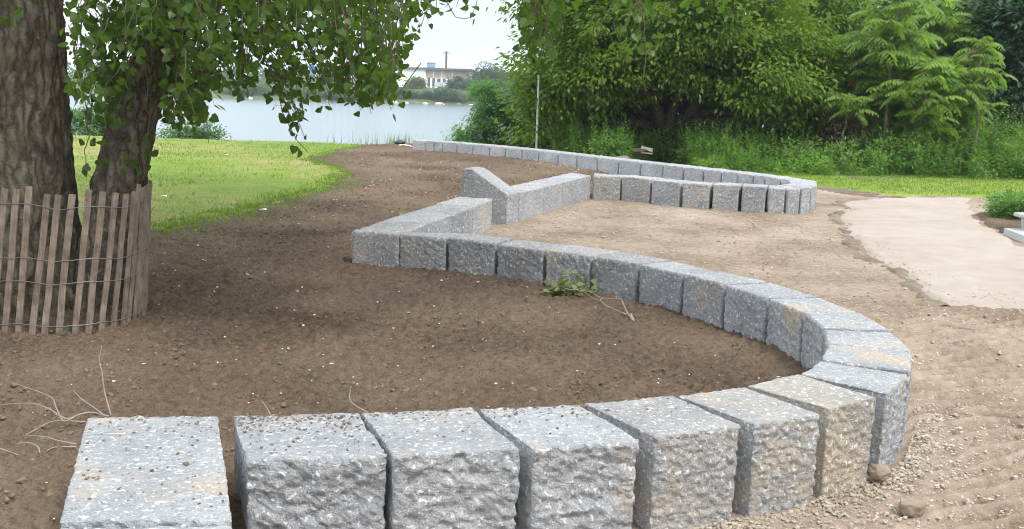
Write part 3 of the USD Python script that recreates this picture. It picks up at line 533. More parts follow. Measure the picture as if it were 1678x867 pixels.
while s0 < sl_[-1] - .5:
    b = np.array([np.interp(s0, sl_, ring[:, 0]), np.interp(s0, sl_, ring[:, 1])]); b2 = np.array([np.interp(s0 + .03, sl_, ring[:, 0]), np.interp(s0 + .03, sl_, ring[:, 1])]); tg = unit(b2 - b)
    zb = soil_z(*b) - .02 + rng.normal(0, .008); hgt = .86 + rng.normal(0, .012); lean = .115 + rng.normal(0, .006)
    cen = np.array([-3.05, 6.6]); outw = unit(b - cen)
    base = np.array([*b, zb]); top = np.array([*(b + np.array([1, .15]) * lean * (1 - .55 * soft(s0, 2.2, 2.9)) + outw * .02 * 0), zb + hgt])
    obj('slat', plank(base, top, np.array([*tg, 0]), .036 + rng.normal(0, .002), .010, 7, rng), 'slat_wood', fence)
    for k, fr in enumerate((.09, .385, .545, .90)):
        pos_w[k].append(base * (1 - fr) + top * fr - 0 * np.array([*outw, 0]))
    s0 += .0725 + rng.normal(0, .007)
for k in range(4):
    c = np.array(pos_w[k]); out = []; ker = np.array([1, 2, 1]) / 4; c[1:-1, 2] = np.convolve(c[:, 2], ker, 'valid')
    for i in range(len(c) - 1):
        for t in (0, .5): 
            p = c[i] * (1 - t) + c[i + 1] * t; o2 = unit(p[:2] - np.array([-3.05, 6.6])); out.append(p + np.array([*(o2 * .0085), rng.normal(0, .0012)]))
    obj('wire', tube(catmull(np.array(out)[::2], 4), .0019, 5), 'wire_look', fence)

# ------------------------------------------------------------------ cottonwood with two trunks over the bed
rng = np.random.default_rng(15)
def trunk_mesh(pts, rad, nth=150, ns=170, seed=0, ridge=.03, flare=.0):
    c = catmull(pts, 16); sl = np.concatenate([[0], np.cumsum(np.linalg.norm(np.diff(c, axis=0), axis=1))]); s = np.linspace(0, sl[-1], ns)
    C = np.stack([np.interp(s, sl, c[:, i]) for i in range(3)], -1); r = np.interp(s, np.linspace(0, sl[-1], len(rad)), rad)
    t = unit(np.gradient(C, axis=0)); a = unit(np.cross(t, np.array([0, 1.0, 0.05]))); b = np.cross(t, a); th = np.arange(nth) / nth * 2 * np.pi
    ct, st = np.cos(th)[None], np.sin(th)[None]; R = r[:, None]
    q = np.stack([ct * R, st * R, 0 * ct * R + s[:, None]], -1) + seed
    w = meshkit.fbm(q * np.array([5, 5, 3]), 2, seed)[..., None] * .12
    rd = 1 - np.abs(2 * meshkit.fbm((q + w) * np.array([27, 27, 5.2]), 2, seed + 1) - 1); cr_ = meshkit.fbm(q * np.array([40, 40, 14]), 3, seed + 2)
    big = meshkit.fbm(q * np.array([3, 3, 1.2]), 2, seed + 3)
    RR = R * (1 + .16 * (big - .5)) + ridge * (.55 - rd) * 1.5 + .014 * (cr_ - .5)
    V = C[:, None] + RR[..., None] * (ct[..., None] * a[:, None] + st[..., None] * b[:, None]); v = V.reshape(-1, 3)
    i = np.arange(ns * nth).reshape(ns, nth); j = np.roll(i, -1, 1)
    f = np.stack([i[:-1], j[:-1], j[1:], i[1:]], -1).reshape(-1, 4)
    return v, np.vstack([f[:, [0, 1, 2]], f[:, [0, 2, 3]]])
ct = thing('cottonwood_tree', 'big twin trunked cottonwood on the left with leafy boughs hanging into view', 'tree')
obj('trunk', trunk_mesh([(-3.17, 6.68, -.2), (-3.17, 6.68, .5), (-3.19, 6.70, 1.4), (-3.22, 6.75, 2.4), (-3.4, 6.9, 4.2), (-3.7, 7.2, 6.5)], [.40, .345, .325, .315, .29, .2], 230, 460, 3, .030), 'bark_look', ct, smooth=True)
t2 = [np.array([-2.66, 6.72, -.2]), at(160, 520, 6.72), at(193, 320, 6.75), at(216, 208, 6.80), at(245, 120, 6.85), at(275, 30, 6.9), at(330, -110, 7.0), at(440, -330, 7.1), at(640, -560, 7.0)]
obj('trunk', trunk_mesh(t2, [.20, .185, .165, .142, .128, .115, .10, .085, .07], 150, 320, 5, .020), 'bark_look', ct, smooth=True)
limbs = [[(-3.22, 6.75, 2.5), (-2.2, 6.3, 3.2), (-1.0, 5.9, 3.5), (.3, 5.8, 3.3), (1.2, 5.9, 2.9), (1.9, 6.0, 2.5)],
         [(-3.3, 6.8, 3.2), (-2.6, 7.6, 3.7), (-1.6, 8.0, 3.6), (-.6, 7.9, 3.0), (-.1, 7.8, 2.6)],
         [(-3.5, 6.9, 4.0), (-4.6, 6.0, 4.8), (-5.4, 5.4, 5.0)], [(-3.5, 7.0, 4.6), (-2.6, 6.2, 5.6), (-1.8, 5.6, 6.2)]]
for l in limbs: obj('limb', tube(catmull(l, 8), np.linspace(.10, .02, (len(l) - 1) * 8 + 1), 10), 'bark_look', ct, smooth=True)
tips = []                                            # ends of hanging twigs: point, number of leaves
def spray(poly, n, Y0, Y1):
    P = Polygon(poly); x0, y0, x1, y1 = P.bounds; k = 0
    while k < n:
        x, y = rng.uniform(x0, x1), rng.uniform(y0, y1)
        if P.contains(shapely.Point(x, y)) and not (497 < x < 548 and 88 < y < 132 and rng.random() < .9): tips.append((at(x, y, rng.uniform(Y0, Y1)), int(rng.integers(6, 11)))); k += 1
main = [(118, -90), (110, 60), (125, 150), (145, 215), (185, 170), (205, 105), (225, 85), (278, 85), (275, 160), (295, 205), (345, 190), (372, 150), (400, 160), (425, 150), (470, 110), (500, 150), (545, 160), (590, 145), (636, 175), (648, 140), (638, 112), (664, 92), (655, 52), (700, 20), (745, 2), (760, -90)]
spray(main, 600, 5.4, 8.4)
spray([(130, -60), (130, 60), (200, 90), (330, 130), (480, 80), (560, 60), (600, -60)], 160, 5.2, 8.4)
spray([(135, 150), (150, 230), (200, 240), (190, 150)], 18, 6.0, 7.8)
spray([(270, 120), (265, 200), (300, 215), (345, 205), (360, 150)], 34, 6.0, 8.0)
spray([(470, 130), (478, 180), (505, 190), (560, 120)], 14, 6.0, 8.0)
spray([(545, 130), (552, 172), (600, 172), (640, 178), (640, 130)], 26, 6.0, 8.0)
for x, y, Y in [(140, 268, 6.4), (150, 282, 6.4), (236, 292, 6.5), (228, 275, 6.6), (340, 225, 6.6), (322, 222, 6.6), (475, 205, 6.6), (488, 215, 6.6), (500, 228, 6.6), (492, 200, 6.6), (470, 195, 6.6), (505, 205, 6.6), (497, 243, 6.6), (543, 182, 6.8), (608, 186, 6.8), (592, 182, 6.8), (640, 182, 6.8),
                (30, 50, 6.0), (15, 45, 6.0), (45, 35, 6.0), (200, 285, 6.5), (700, 38, 6.9), (762, 22, 6.9), (748, 10, 6.9), (770, 30, 6.9), (725, 15, 6.9), (690, 45, 6.9), (665, 85, 6.8), (655, 110, 6.8)]: tips.append((at(x, y, Y), 6))
spray([(850, -90), (856, 40), (864, 110), (880, 140), (900, 100), (930, 50), (960, 60), (990, 120), (1050, 140), (1085, 110), (1100, 70), (1180, 20), (1230, -90)], 62, 5.6, 7.2)
spray([(855, 0), (858, 90), (870, 120), (905, 70), (920, 0)], 30, 5.8, 6.6)
twigs, LP, LA, LN_, LS = [], [], [], [], []
limb_pts = np.vstack([catmull(l, 12) for l in limbs] + [catmull(t2[4:], 12)])
for e, nl in tips:
    tw = unit(limb_pts[np.argmin(np.linalg.norm((limb_pts - e) * [1, 1, .7], axis=1))] - e)
    ln = rng.uniform(.28, .5); st = e + ln * unit(tw * .8 + np.array([0, 0, .7]) + rng.normal(0, .25, 3))
    pts = wiggle(st, e, 6, .012, rng, sag=.03)
    if rng.random() < .75: twigs.append(tube(pts, np.linspace(.004, .0016, 6), 4, False))
    for j in range(nl):
        u = rng.uniform(.15, 1.05); b = pts[0] + (pts[-1] - pts[0]) * min(u, 1); o = unit(rng.normal(size=3) * [1, 1, .6] + [0, 0, -.3]) * rng.uniform(.03, .065)
        LP.append(b + o); LA.append(unit(o / .06 * .5 + rng.normal(0, .55, 3) + [0, 0, -.6])); LN_.append(unit(rng.normal(size=3) * [1, 1, .5] + [0, -.15, .35])); LS.append(rng.uniform(.034, .062))
        if rng.random() < .3: twigs.append(tube(np.array([b, b + o]), .0011, 3, False))
def hang(px0, px1, Y0, Y1, r=.006, n=12, amp=.02): twigs.append(tube(wiggle(at(*px0, Y0), at(*px1, Y1), n, amp, rng, sag=-.03), np.linspace(r, r * .35, n), 5, False))
for a, b in [((380, -60), (505, 250)), ((300, -60), (342, 235)), ((520, -80), (545, 170)), ((600, -80), (640, 178)), ((240, 60), (232, 295)), ((125, 60), (142, 280)), ((650, -90), (770, 28)), ((860, -90), (862, 110)), ((1020, -90), (1060, 150)), ((200, 105), (285, 50)),
             ((365, 45), (405, 110)), ((0, -10), (20, 30)), ((105, 8), (40, 30)), ((160, 105), (230, 65)), ((295, 65), (330, 140))]: hang(a, b, 6.6, 6.6, n=12)
obj('branchlets', join(twigs), 'twig_bark', ct, smooth=True, kind='stuff')
LP, LA, LN_, LS = map(np.array, (LP, LA, LN_, LS))
px, py, w = proj(LP); vis = (px > -5) & (px < 1685) & (py > 4) & (py < 300)
score = np.where(vis, LS / w, 0) ; near = np.argsort(-score)[:290]; rest = np.setdiff1d(np.arange(len(LP)), near)
for i in near: obj('leaf', leaves(LP[i:i + 1], LA[i:i + 1], LN_[i:i + 1], LS[i:i + 1], .95, shape='heart'), 'cottonwood_leaf', ct)
obj('leaves', leaves(LP[rest], LA[rest], LN_[rest], LS[rest], .95, shape='heart'), 'cottonwood_leaf', ct, kind='stuff')
n = 11000; cx = np.array([[-3.4, 8.6, 5.4]]) ; P = cx + rnd_dir(rng, n) * (rng.random((n, 1)) ** .45) * np.array([4.4, 5.2, 2.7])
P = P[P[:, 2] > 3.25 + .25 * np.maximum(0, P[:, 0])]; n = len(P)
obj('upper_crown', leaves(P, rnd_dir(rng, n) + [0, 0, -.8], rnd_dir(rng, n) + [0, 0, .5], rng.uniform(.12, .2, n), .95, shape='heart'), 'cottonwood_leaf', ct, kind='stuff')

# ------------------------------------------------------------------ other trees and plants
def clumps(rng, ells, ncl, nper, spread, size, droop=.3, outward=.6, shell=.45, width=.5, hole=.0, zmin=None, fold=.25):
    P, A_, N_ = [], [], []
    vol = np.array([np.prod(r) ** (2 / 3) for c, r in ells]); cnt = np.maximum(1, (ncl * vol / vol.sum()).astype(int)); cents = []
    for (c, r), k in zip(ells, cnt):
        d = rnd_dir(rng, k) * rng.random((k, 1)) ** shell; q = np.asarray(c) + d * np.asarray(r)
        cents.append(q)
        m = rng.poisson(nper, k) + 4; rep = np.repeat(np.arange(k), m); sp = spread * rng.uniform(.6, 1.35, k)[rep][:, None]
        o = rng.normal(size=(len(rep), 3)) * [1, 1, .55] * sp
        P.append(q[rep] + o); A_.append(unit(o) * .6 + unit(d)[rep] * outward + rng.normal(0, .35, o.shape) + [0, 0, -droop]); N_.append(rng.normal(0, .45, o.shape) + unit(d)[rep] * .5 + [0, 0, .8])
    P, A_, N_ = map(np.vstack, (P, A_, N_)); cents = np.vstack(cents)
    if zmin is not None: kz = P[:, 2] > zmin; P, A_, N_ = P[kz], A_[kz], N_[kz]
    return leaves(P, A_, N_, size * rng.uniform(.7, 1.25, len(P)), width, fold), cents
def tree(name, label, cat, trunk, rad, ells, ncl, nper, spread, size, lm, bm='dark_bark', seed=0, group=None, nlimb=12, **kw):
    rng = np.random.default_rng(seed); t = thing(name, label, cat, group)
    c = catmull(trunk, 6); obj('trunk', tube(c, np.interp(np.linspace(0, 1, len(c)), np.linspace(0, 1, len(rad)), rad), 9), bm, t, smooth=True)
    m, ce = clumps(rng, ells, ncl, nper, spread, size, **kw)
    if nlimb:
        tb = []
        for q in ce[rng.permutation(len(ce))[:nlimb]]:
            s = c[min(len(c) - 1, int(len(c) * rng.uniform(.35, .95)))]; tb.append(tube(wiggle(s, q, 6, .05 * np.linalg.norm(q - s) / 3, rng, sag=.05), np.linspace(rad[-1] * .8 + .01, .008, 6), 5, False))
        obj('limbs', join(tb), bm, t, smooth=True, kind='stuff')
    obj('crown', m, lm, t, kind='stuff')
    return t
# wide mulberry behind the far wall
MX, MY = 3.35, 23.6
tree('spreading_tree', 'wide spreading green tree with a dark forked trunk behind the far wall', 'tree', [(MX, MY, -.1), (MX + .05, MY, .6), (MX + .02, MY, 1.3)], [.26, .21, .2],
     [((MX - .2, MY, 3.9), (3.3, 2.8, 2.3)), ((MX - 2.1, MY - .4, 2.3), (1.5, 1.5, 1.25)), ((MX + 1.9, MY - .8, 2.2), (1.75, 1.5, 1.3)), ((MX, MY - .9, 3.0), (2.8, 1.4, 1.3)), ((MX - 2.4, MY - .2, 1.5), (.9, 1.0, .8)), ((MX + 2.6, MY - 1.0, 1.5), (.8, .8, .55)), ((MX - 2.5, MY, 4.3), (1.3, 1.4, 1.5)), ((MX - 1.5, MY - 1.3, 1.9), (1.3, .6, .7)), ((MX + .6, MY - 1.5, 2.35), (1.4, .6, .7)), ((MX - 2.9, MY - .5, 1.0), (.55, .6, .7))],
     1050, 60, .19, .125, 'mulberry_leaf', seed=31, nlimb=26, droop=.5, zmin=.35, shell=.35)
tf = obj('limb', tube(catmull([(MX, MY, 1.1), (MX - .45, MY - .1, 1.7), (MX - 1.2, MY - .2, 2.4), (MX - 2.0, MY - .2, 3.1)], 5), np.linspace(.15, .04, 16), 8), 'dark_bark', stage.GetPrimAtPath('/World/spreading_tree'), smooth=True)
obj('limb', tube(catmull([(MX, MY, 1.1), (MX + .5, MY - .1, 1.75), (MX + 1.2, MY - .2, 2.2), (MX + 2.2, MY - .3, 2.8)], 5), np.linspace(.15, .04, 16), 8), 'dark_bark', stage.GetPrimAtPath('/World/spreading_tree'), smooth=True)
def TX(px, Y): return float(at(px, 200, Y)[0])
tree('light_green_tree', 'tall light green tree right of the wide spreading tree', 'tree', [(TX(1320, 25), 25, 0), (TX(1325, 25), 25, 2), (TX(1330, 25), 25, 5)], [.12, .1, .05],
     [((TX(1325, 25), 25, 3.4), (1.25, 1.2, 2.9)), ((TX(1290, 24.5), 24.5, 1.9), (.8, .8, .9)), ((TX(1375, 25), 25.3, 3.3), (1.0, 1.0, 1.6))], 330, 60, .18, .105, 'light_leaf', 'pale_stem', 32, droop=.6)
# small bright tree at the lake edge
LX = TX(796, 27.5)
tree('lakeside_tree', 'small bushy bright green tree at the lake edge beyond the far wall', 'tree', [(LX, 27.5, -.9), (LX, 27.5, .4), (LX + .05, 27.5, 1.5)], [.07, .06, .02],
     [((LX, 27.5, 1.05), (.42, .45, .85)), ((LX - .3, 27.4, .35), (.6, .5, .5)), ((LX - .5, 27.3, .0), (.55, .5, .38)), ((LX + .3, 27.4, .3), (.6, .5, .7)), ((LX - .1, 27.5, 1.55), (.28, .3, .3)), ((LX + .5, 27.6, 1.0), (.4, .4, .5))], 300, 40, .11, .10, 'shore_leaf', 'pale_stem', 33, droop=.9, width=.3, nlimb=8)
bx = TX(318, 27.3)
tree('waterside_shrub', 'low green shrub at the lake edge just right of the leaning trunk', 'shrub', [(bx, 27.3, -.6), (bx, 27.3, .4)], [.04, .02], [((bx - .2, 27.3, .12), (.85, .6, .46)), ((bx + .35, 27.3, .0), (.45, .4, .36))], 120, 42, .10, .075, 'mid_leaf', 'pale_stem', 34, nlimb=4)
bx = TX(150, 27.2)
tree('waterside_shrub', 'green shrub at the lake edge seen between the two trunks', 'shrub', [(bx, 27.2, -.6), (bx, 27.2, .5)], [.04, .02], [((bx, 27.2, .25), (1.1, .6, .55))], 130, 42, .12, .085, 'mid_leaf', 'pale_stem', 35, nlimb=4)
# trees of heaven with drooping feather leaves
def frond(p, d, length, rng, npair=9):
    d = unit(d); h = unit(np.array([d[0], d[1], 0])); s = np.linspace(0, 1, npair + 1)
    elev = math.asin(np.clip(d[2], -1, 1)); r = [np.asarray(p, float)]; 
    for i in range(npair):
        e = elev - 1.15 * s[i + 1] ** 1.2; r.append(r[-1] + length / npair * (h * math.cos(e) + np.array([0, 0, math.sin(e)])))
    r = np.array(r); tg = unit(np.gradient(r, axis=0)); sd_ = unit(np.cross(tg, [0, 0, 1.0])); B, Ax, Nm, Sz = [], [], [], []
    for i in range(2, npair + 1):
        for sg in (-1, 1):
            B.append(r[i]); Ax.append(sd_[i] * sg + tg[i] * .45 + np.array([0, 0, -.75]) + rng.normal(0, .12, 3)); Nm.append(np.array([0, 0, 1.0]) + sd_[i] * sg * .6); Sz.append(length * .34 * math.sin(math.pi * (.25 + .62 * i / npair)) ** .7)
    return join([leaves(B, np.array(Ax), np.array(Nm), np.array(Sz), .38, .2), tube(r, np.linspace(.006, .002, len(r)), 3, False)])
def heaven(label, base, top, r0, nodes, seed, flen=.62, per=7, stuff=False, red=.0):
    rng = np.random.default_rng(seed); t = thing('tree_of_heaven', label, 'tree'); base, top = np.asarray(base, float), np.asarray(top, float)
    pts = wiggle(base, top, 9, .035, rng); obj('trunk', tube(pts, np.linspace(r0, .012, 9), 8), 'pale_stem', t, smooth=True); bag = []; tb = []
    for z, rad, k in nodes:
        for j in range(k):
            zz = np.clip(z + rng.uniform(-.09, .06) * (rad > 0), 0, 1); o = np.array([np.interp(zz, np.linspace(0, 1, 9), pts[:, i]) for i in range(3)])
            if rad > 0: a = j * 2.4 + z * 17 + rng.uniform(-.5, .5); q = o + np.array([math.cos(a), math.sin(a), rng.uniform(.25, .6)]) * rad * rng.uniform(.45, 1.1); tb.append(tube(wiggle(o - [0, 0, .08], q, 5, .02, rng), np.linspace(.012, .004, 5), 4, False))
            else: q = o
            a0 = rng.uniform(0, 2 * np.pi)
            for f in range(per):
                a = a0 + f * 2.4 + rng.normal(0, .3); b0 = q - (q - o) * rng.uniform(0, .45) if rad > 0 else q - np.array([0, 0, rng.uniform(0, .25)])
                bag.append((frond(b0, np.array([math.cos(a), math.sin(a), rng.uniform(-.15, .9)]), flen * rng.uniform(.6, 1.15), rng, 8), f == 0 and rng.random() < red))
    if tb: obj('limbs', join(tb), 'pale_stem', t, smooth=True, kind='stuff')
    if stuff: obj('crown', join([b for b, _ in bag]), 'heaven_leaf', t, kind='stuff')
    else:
        for b, rd in bag: obj('frond', b, 'red_frond' if rd else 'heaven_leaf', t)
g22 = lambda px, py, Y: at(px, py, Y)
heaven('small tree of heaven with two tufts of feathery leaves right of the light green tree', [TX(1382, 21.8), 21.8, 0], g22(1392, 152, 21.8), .03, [(1.0, 0, 1), (.9, .22, 2), (.68, .3, 2)], 41, .5, 7)
heaven('tall tree of heaven with a white foot to its slim trunk, taller than its neighbours', [TX(1443, 22.2), 22.2, 0], g22(1476, -25, 22.2), .05, [(1.0, 0, 1), (.92, .5, 4), (.82, .75, 5), (.71, .85, 6), (.59, .75, 5), (.48, .5, 4)], 42, .62, 8, red=.15)
heaven('tree of heaven left of the tall one with a reddish leaf tuft at its top', [TX(1428, 23), 23, 0], g22(1402, 62, 23), .04, [(1.0, 0, 1), (.9, .4, 4), (.77, .6, 5), (.64, .6, 4), (.5, .4, 3)], 43, .6, 8, red=.6)
heaven('bushy tree of heaven in the middle of the weeds with low drooping leaves', [TX(1505, 21.6), 21.6, 0], g22(1518, 100, 21.6), .04, [(1.0, .1, 2), (.87, .55, 5), (.74, .75, 6), (.6, .75, 6), (.46, .6, 5)], 44, .56, 8)
heaven('rightmost tree of heaven standing alone with a slim pale trunk', [TX(1597, 21.6), 21.6, 0], g22(1614, 66, 21.6), .04, [(1.0, 0, 1), (.92, .25, 3), (.80, .4, 4), (.66, .42, 4), (.52, .38, 4)], 45, .48, 7, red=.35)
heaven('tree of heaven behind the tall one with its top out of view', [TX(1560, 24.5), 24.5, 0], g22(1545, 10, 24.5), .05, [(1.0, .2, 3), (.88, .6, 5), (.74, .8, 7), (.6, .7, 6)], 46, .66, 8, stuff=True)
heaven('tree of heaven filling the gap behind the small one, half hidden by it', [TX(1360, 23.6), 23.6, 0], g22(1352, 60, 23.6), .04, [(1.0, .1, 2), (.88, .5, 5), (.72, .7, 6), (.55, .7, 6), (.38, .5, 5)], 141, .6, 8, stuff=True)
heaven('low tree of heaven behind the tall one, reaching down to the weeds', [TX(1478, 23.4), 23.4, 0], g22(1482, 70, 23.4), .04, [(1.0, .1, 2), (.85, .6, 6), (.68, .8, 7), (.5, .8, 7), (.34, .6, 6)], 142, .6, 8, stuff=True)
heaven('low tree of heaven between the bushy one and the rightmost one', [TX(1562, 22.8), 22.8, 0], g22(1560, 105, 22.8), .04, [(1.0, .1, 2), (.85, .5, 5), (.68, .6, 6), (.5, .6, 6), (.34, .5, 5)], 143, .56, 8, stuff=True)
heaven('tree of heaven at the far right edge behind the dark tree', [TX(1650, 25), 25, 0], g22(1640, -60, 25), .05, [(1.0, .3, 3), (.85, .7, 5), (.7, .7, 5)], 47, .68, 8, stuff=True)
# darker trees behind
def bg(label, px, Y, ztop, rx, lm, seed, lo=.6, ncl=150, name='woodland_tree'):
    X0 = TX(px, Y); zc = (lo + ztop) / 2
    tree(name, label, 'tree', [(X0, Y, -.1), (X0, Y, zc * .8), (X0 + .1, Y, ztop * .85)], [.2, .15, .05], [((X0, Y, zc), (rx, rx * .9, (ztop - lo) / 2)), ((X0 - rx * .5, Y, zc * .75), (rx * .7, rx * .7, (ztop - lo) / 3)), ((X0 + rx * .5, Y, zc * 1.1), (rx * .7, rx * .7, (ztop - lo) / 3))], ncl, 48, .30, .19, lm, seed=seed, nlimb=10, group=None)
bg('mid green woodland tree behind the left half of the wide spreading tree', 1010, 30, 6.2, 2.4, 'mid_leaf', 51)
bg('mid green woodland tree behind the right half of the wide spreading tree', 1190, 29, 5.6, 2.3, 'mid_leaf', 52, .2)
bg('dull green woodland tree behind the light green tree', 1330, 30, 6.0, 2.3, 'mid_leaf', 53, .2)
bg('dark woodland tree rising behind the tall tree of heaven', 1440, 28.5, 5.0, 2.0, 'dark_leaf', 54, .1)
bg('dark woodland tree behind the bushy tree of heaven, top out of view', 1560, 29.5, 7.0, 1.8, 'dark_leaf', 55, .1)
bg('mid green woodland tree with a pale top behind the rightmost tree of heaven', 1630, 32, 6.5, 2.4, 'mid_leaf', 56, .2)
bg('nearly black green tree at the right edge of the picture', 1672, 24.2, 5.6, 1.35, 'dark_leaf', 57, .1, 230)
bg('dark tree beyond the right edge behind the weeds', 1800, 26, 6.5, 2.4, 'dark_leaf', 58, .1, 170)
bg('dark low woodland tree behind the metal pole, left of the dark forked trunk', 945, 27.5, 2.6, 1.5, 'mid_leaf', 59, -.2, 190)
bg('dark low woodland tree close behind the dark forked trunk', 1085, 27, 2.7, 1.7, 'dark_leaf', 60, -.2, 190)
bg('low woodland tree filling the gap right of the dark forked trunk', 1200, 26.5, 2.6, 1.6, 'mid_leaf', 62, -.2, 170)
# shrubs and weeds
mx = TX(1376, 21.9)
tree('maroon_shrub', 'dark maroon leaved shrub at the foot of the small tree of heaven', 'shrub', [(mx, 21.9, 0), (mx, 21.9, .7)], [.02, .01], [((mx, 21.9, .95), (.42, .35, .5))], 36, 26, .09, .085, 'maroon_leaf', 'dark_bark', 61, nlimb=6)
rng = np.random.default_rng(71)
def weeds(P, h, rng, nl=26, lsz=.115, w=.36):
    B, A_, N_, S = [], [], [], []; st = []
    n = len(P); ln = rng.normal(0, .24, (n, 2))
    for j in range(nl):
        u = .12 + .88 * j / (nl - 1); a = j * 2.4 + rng.uniform(0, 6.28, n) * .3 + np.arange(n)
        B.append(P + np.stack([ln[:, 0] * u * h, ln[:, 1] * u * h, u * h], -1)); A_.append(np.stack([np.cos(a), np.sin(a), -.15 + .75 * u ** 2 + rng.normal(0, .25, n)], -1)); N_.append(np.stack([-np.cos(a) * .5, -np.sin(a) * .5, np.ones(n)], -1)); S.append(lsz * (1.15 - .65 * u) * rng.uniform(.7, 1.3, n))
    m = leaves(np.vstack(B), np.vstack(A_), np.vstack(N_), np.concatenate(S), w, .2)
    d = np.array([.005, 0, 0]); tp = P + np.column_stack([ln * h[:, None], h]); v = np.stack([P - d, P + d, tp], 1).reshape(-1, 3)
    return join([m, (v, np.arange(3 * n).reshape(-1, 3))])
WP = Polygon([(.9, 22.2), (2.2, 21.2), (2.7, 22.9), (3.4, 22.9), (3.6, 19.9), (4.6, 20.2), (5.6, 20.1), (8, 20.4), (14, 21.0), (14, 24.5), (.9, 24.5)])
p = scatter_in(WP, 1500, rng, (.5, 14, 19.5, 24.5), 0); front_k = np.clip((p[:, 1] - 20.1) / 1.4, 0, 1); hh = (1 + .45 * soft(p[:, 0], 6.2, 8.4)) * (.32 + .6 * front_k) * rng.uniform(.7, 1.2, len(p)) * (.75 + .5 * meshkit.noise(np.column_stack([p * .9, p[:, 0] * 0]), 3))
mp2 = scatter_in(WP, 210, rng, (.5, 14, 19.5, 24.5), 0); fk = np.clip((mp2[:, 1] - 20.0) / 1.5, 0, 1)
mound, _ = clumps(rng, [((x, y, .16 + (.22 + .2 * (x > 7)) * f_), (.34, .3, .16 + (.26 + .2 * (x > 7)) * f_)) for (x, y), f_ in zip(mp2, fk)], 210 * 9, 26, .10, .085, droop=.25, shell=.4, width=.42, zmin=.03)
obj('tall_weeds', join([mound, weeds(np.column_stack([p, np.full(len(p), .05)]), hh * 1.05, rng)]), 'weed_leaf', kind='stuff', label='dense band of tall green weeds along the foot of the trees', cat='weeds')
rp = np.column_stack([rng.normal(TX(655, 26.2), .22, 130), rng.normal(26.3, .2, 130)]); rp2 = np.column_stack([rng.normal(TX(600, 26.8), .5, 50), rng.normal(26.9, .2, 50)]); rp3 = np.column_stack([rng.normal(TX(770, 25), .4, 60), rng.normal(25.2, .3, 60)]); rr = np.vstack([rp, rp2, rp3])
obj('shore_reeds', blades(np.column_stack([rr, np.full(len(rr), .08)]), rng.uniform(.12, .42, len(rr)), rng, w=.008, lean=.16), 'reed_blade', kind='stuff', label='wispy tall grass along the lake edge at the end of the far wall', cat='reeds')
# clipped hedge, stone bench and slab at the right edge
hb = on(1655, 366, .08)
tree('clipped_hedge', 'small bright green hedge bush at the right edge beside the pale path', 'hedge', [(hb[0] + .3, hb[1] + .25, 0), (hb[0] + .3, hb[1] + .25, .3)], [.03, .02], [((hb[0] + .30, hb[1] + .3, .24), (.46, .42, .23)), ((hb[0] + .02, hb[1] + .2, .22), (.26, .3, .20)), ((hb[0] + .85, hb[1] + .3, .25), (.5, .42, .23)), ((hb[0] + .35, hb[1] + .2, .33), (.5, .35, .14))], 230, 36, .055, .052, 'hedge_leaf', 'dark_bark', 81, nlimb=5, droop=-.2, zmin=.06)
MB = Polygon([tuple(on(x, y, .09)[:2]) for x, y in [(1600, 352), (1622, 368), (1648, 381), (1700, 394), (1760, 394), (1760, 352), (1640, 346)]])
Xm, Ym = graded(11, 16, .04, .3, lambda y: 5.2, lambda y: 9)
mm_ = signed(MB, Xm, Ym) + .12 * (fbm2(Xm, Ym, 5, 3, 43) - .5)
obj('hedge_soil', sheet(Xm, Ym, .135 + .03 * (fbm2(Xm, Ym, 12, 3, 47) - .5) - .10 * soft(-mm_, -.03, .12), mm_ > -.1), 'soil_look', smooth=True, kind='structure')
sp = on(1645, 377, .14)
def bevel_slab(x0, x1, y0, y1, z0, z1, b=.012):
    import manifold3d as m3
    hull = trimesh.Trimesh(np.array([(x, y, z) for x in (x0 + b, x1 - b) for y in (y0 + b, y1 - b) for z in (z0, z1)] + [(x, y, z) for x in (x0, x1) for y in (y0 + b, y1 - b) for z in (z0 + b, z1 - b)] + [(x, y, z) for x in (x0 + b, x1 - b) for y in (y0, y1) for z in (z0 + b, z1 - b)])).convex_hull
    return hull
qa = [sp[:2], on(1712, 376, .14)[:2], on(1712, 402, .14)[:2]]
cs = thing('concrete_slab', 'pointed pale concrete slab lying low at the right edge below the hedge', 'slab')
pv = Polygon([tuple(q) for q in qa]); ex = trimesh.creation.extrude_polygon(pv, .09, engine='earcut'); ex.apply_translation((0, 0, .07)); obj('slab', ex, 'concrete_look', cs)
bn = thing('stone_bench', 'low pale stone bench with a round foot in front of the hedge', 'bench'); bp = on(1667, 349, .34)
obj('seat', bevel_slab(bp[0], bp[0] + 1.2, bp[1] - .3, bp[1] + .1, .29, .34), 'concrete_look', bn)
v, f = tube([(bp[0] + .08, bp[1] - .1, .06), (bp[0] + .08, bp[1] - .1, .12), (bp[0] + .08, bp[1] - .1, .2), (bp[0] + .08, bp[1] - .1, .289)], [.07, .055, .055, .075], 14); obj('foot', (v, f), 'concrete_look', bn, smooth=40)
v, f = tube([(bp[0] + 1.1, bp[1] - .1, .06), (bp[0] + 1.1, bp[1] - .1, .12), (bp[0] + 1.1, bp[1] - .1, .2), (bp[0] + 1.1, bp[1] - .1, .289)], [.07, .055, .055, .075], 14); obj('foot', (v, f), 'concrete_look', bn, smooth=40)
# pole behind the far wall
pb = at(879, 246, 22.6); pt = at(884, 60, 22.6)
pl = thing('metal_pole', 'thin grey metal pole standing behind the far wall at the left of the spreading tree', 'pole')
obj('shaft', tube(np.array([[pb[0], pb[1], -.1], [pb[0], pb[1], 1.2], [pb[0], pb[1], 1.85]]), .026, 10), 'steel', pl, smooth=True); obj('cap', pebble((pb[0], pb[1], 1.86), (.034, .034, .02), 3, 2, .02), 'steel', pl, smooth=True)

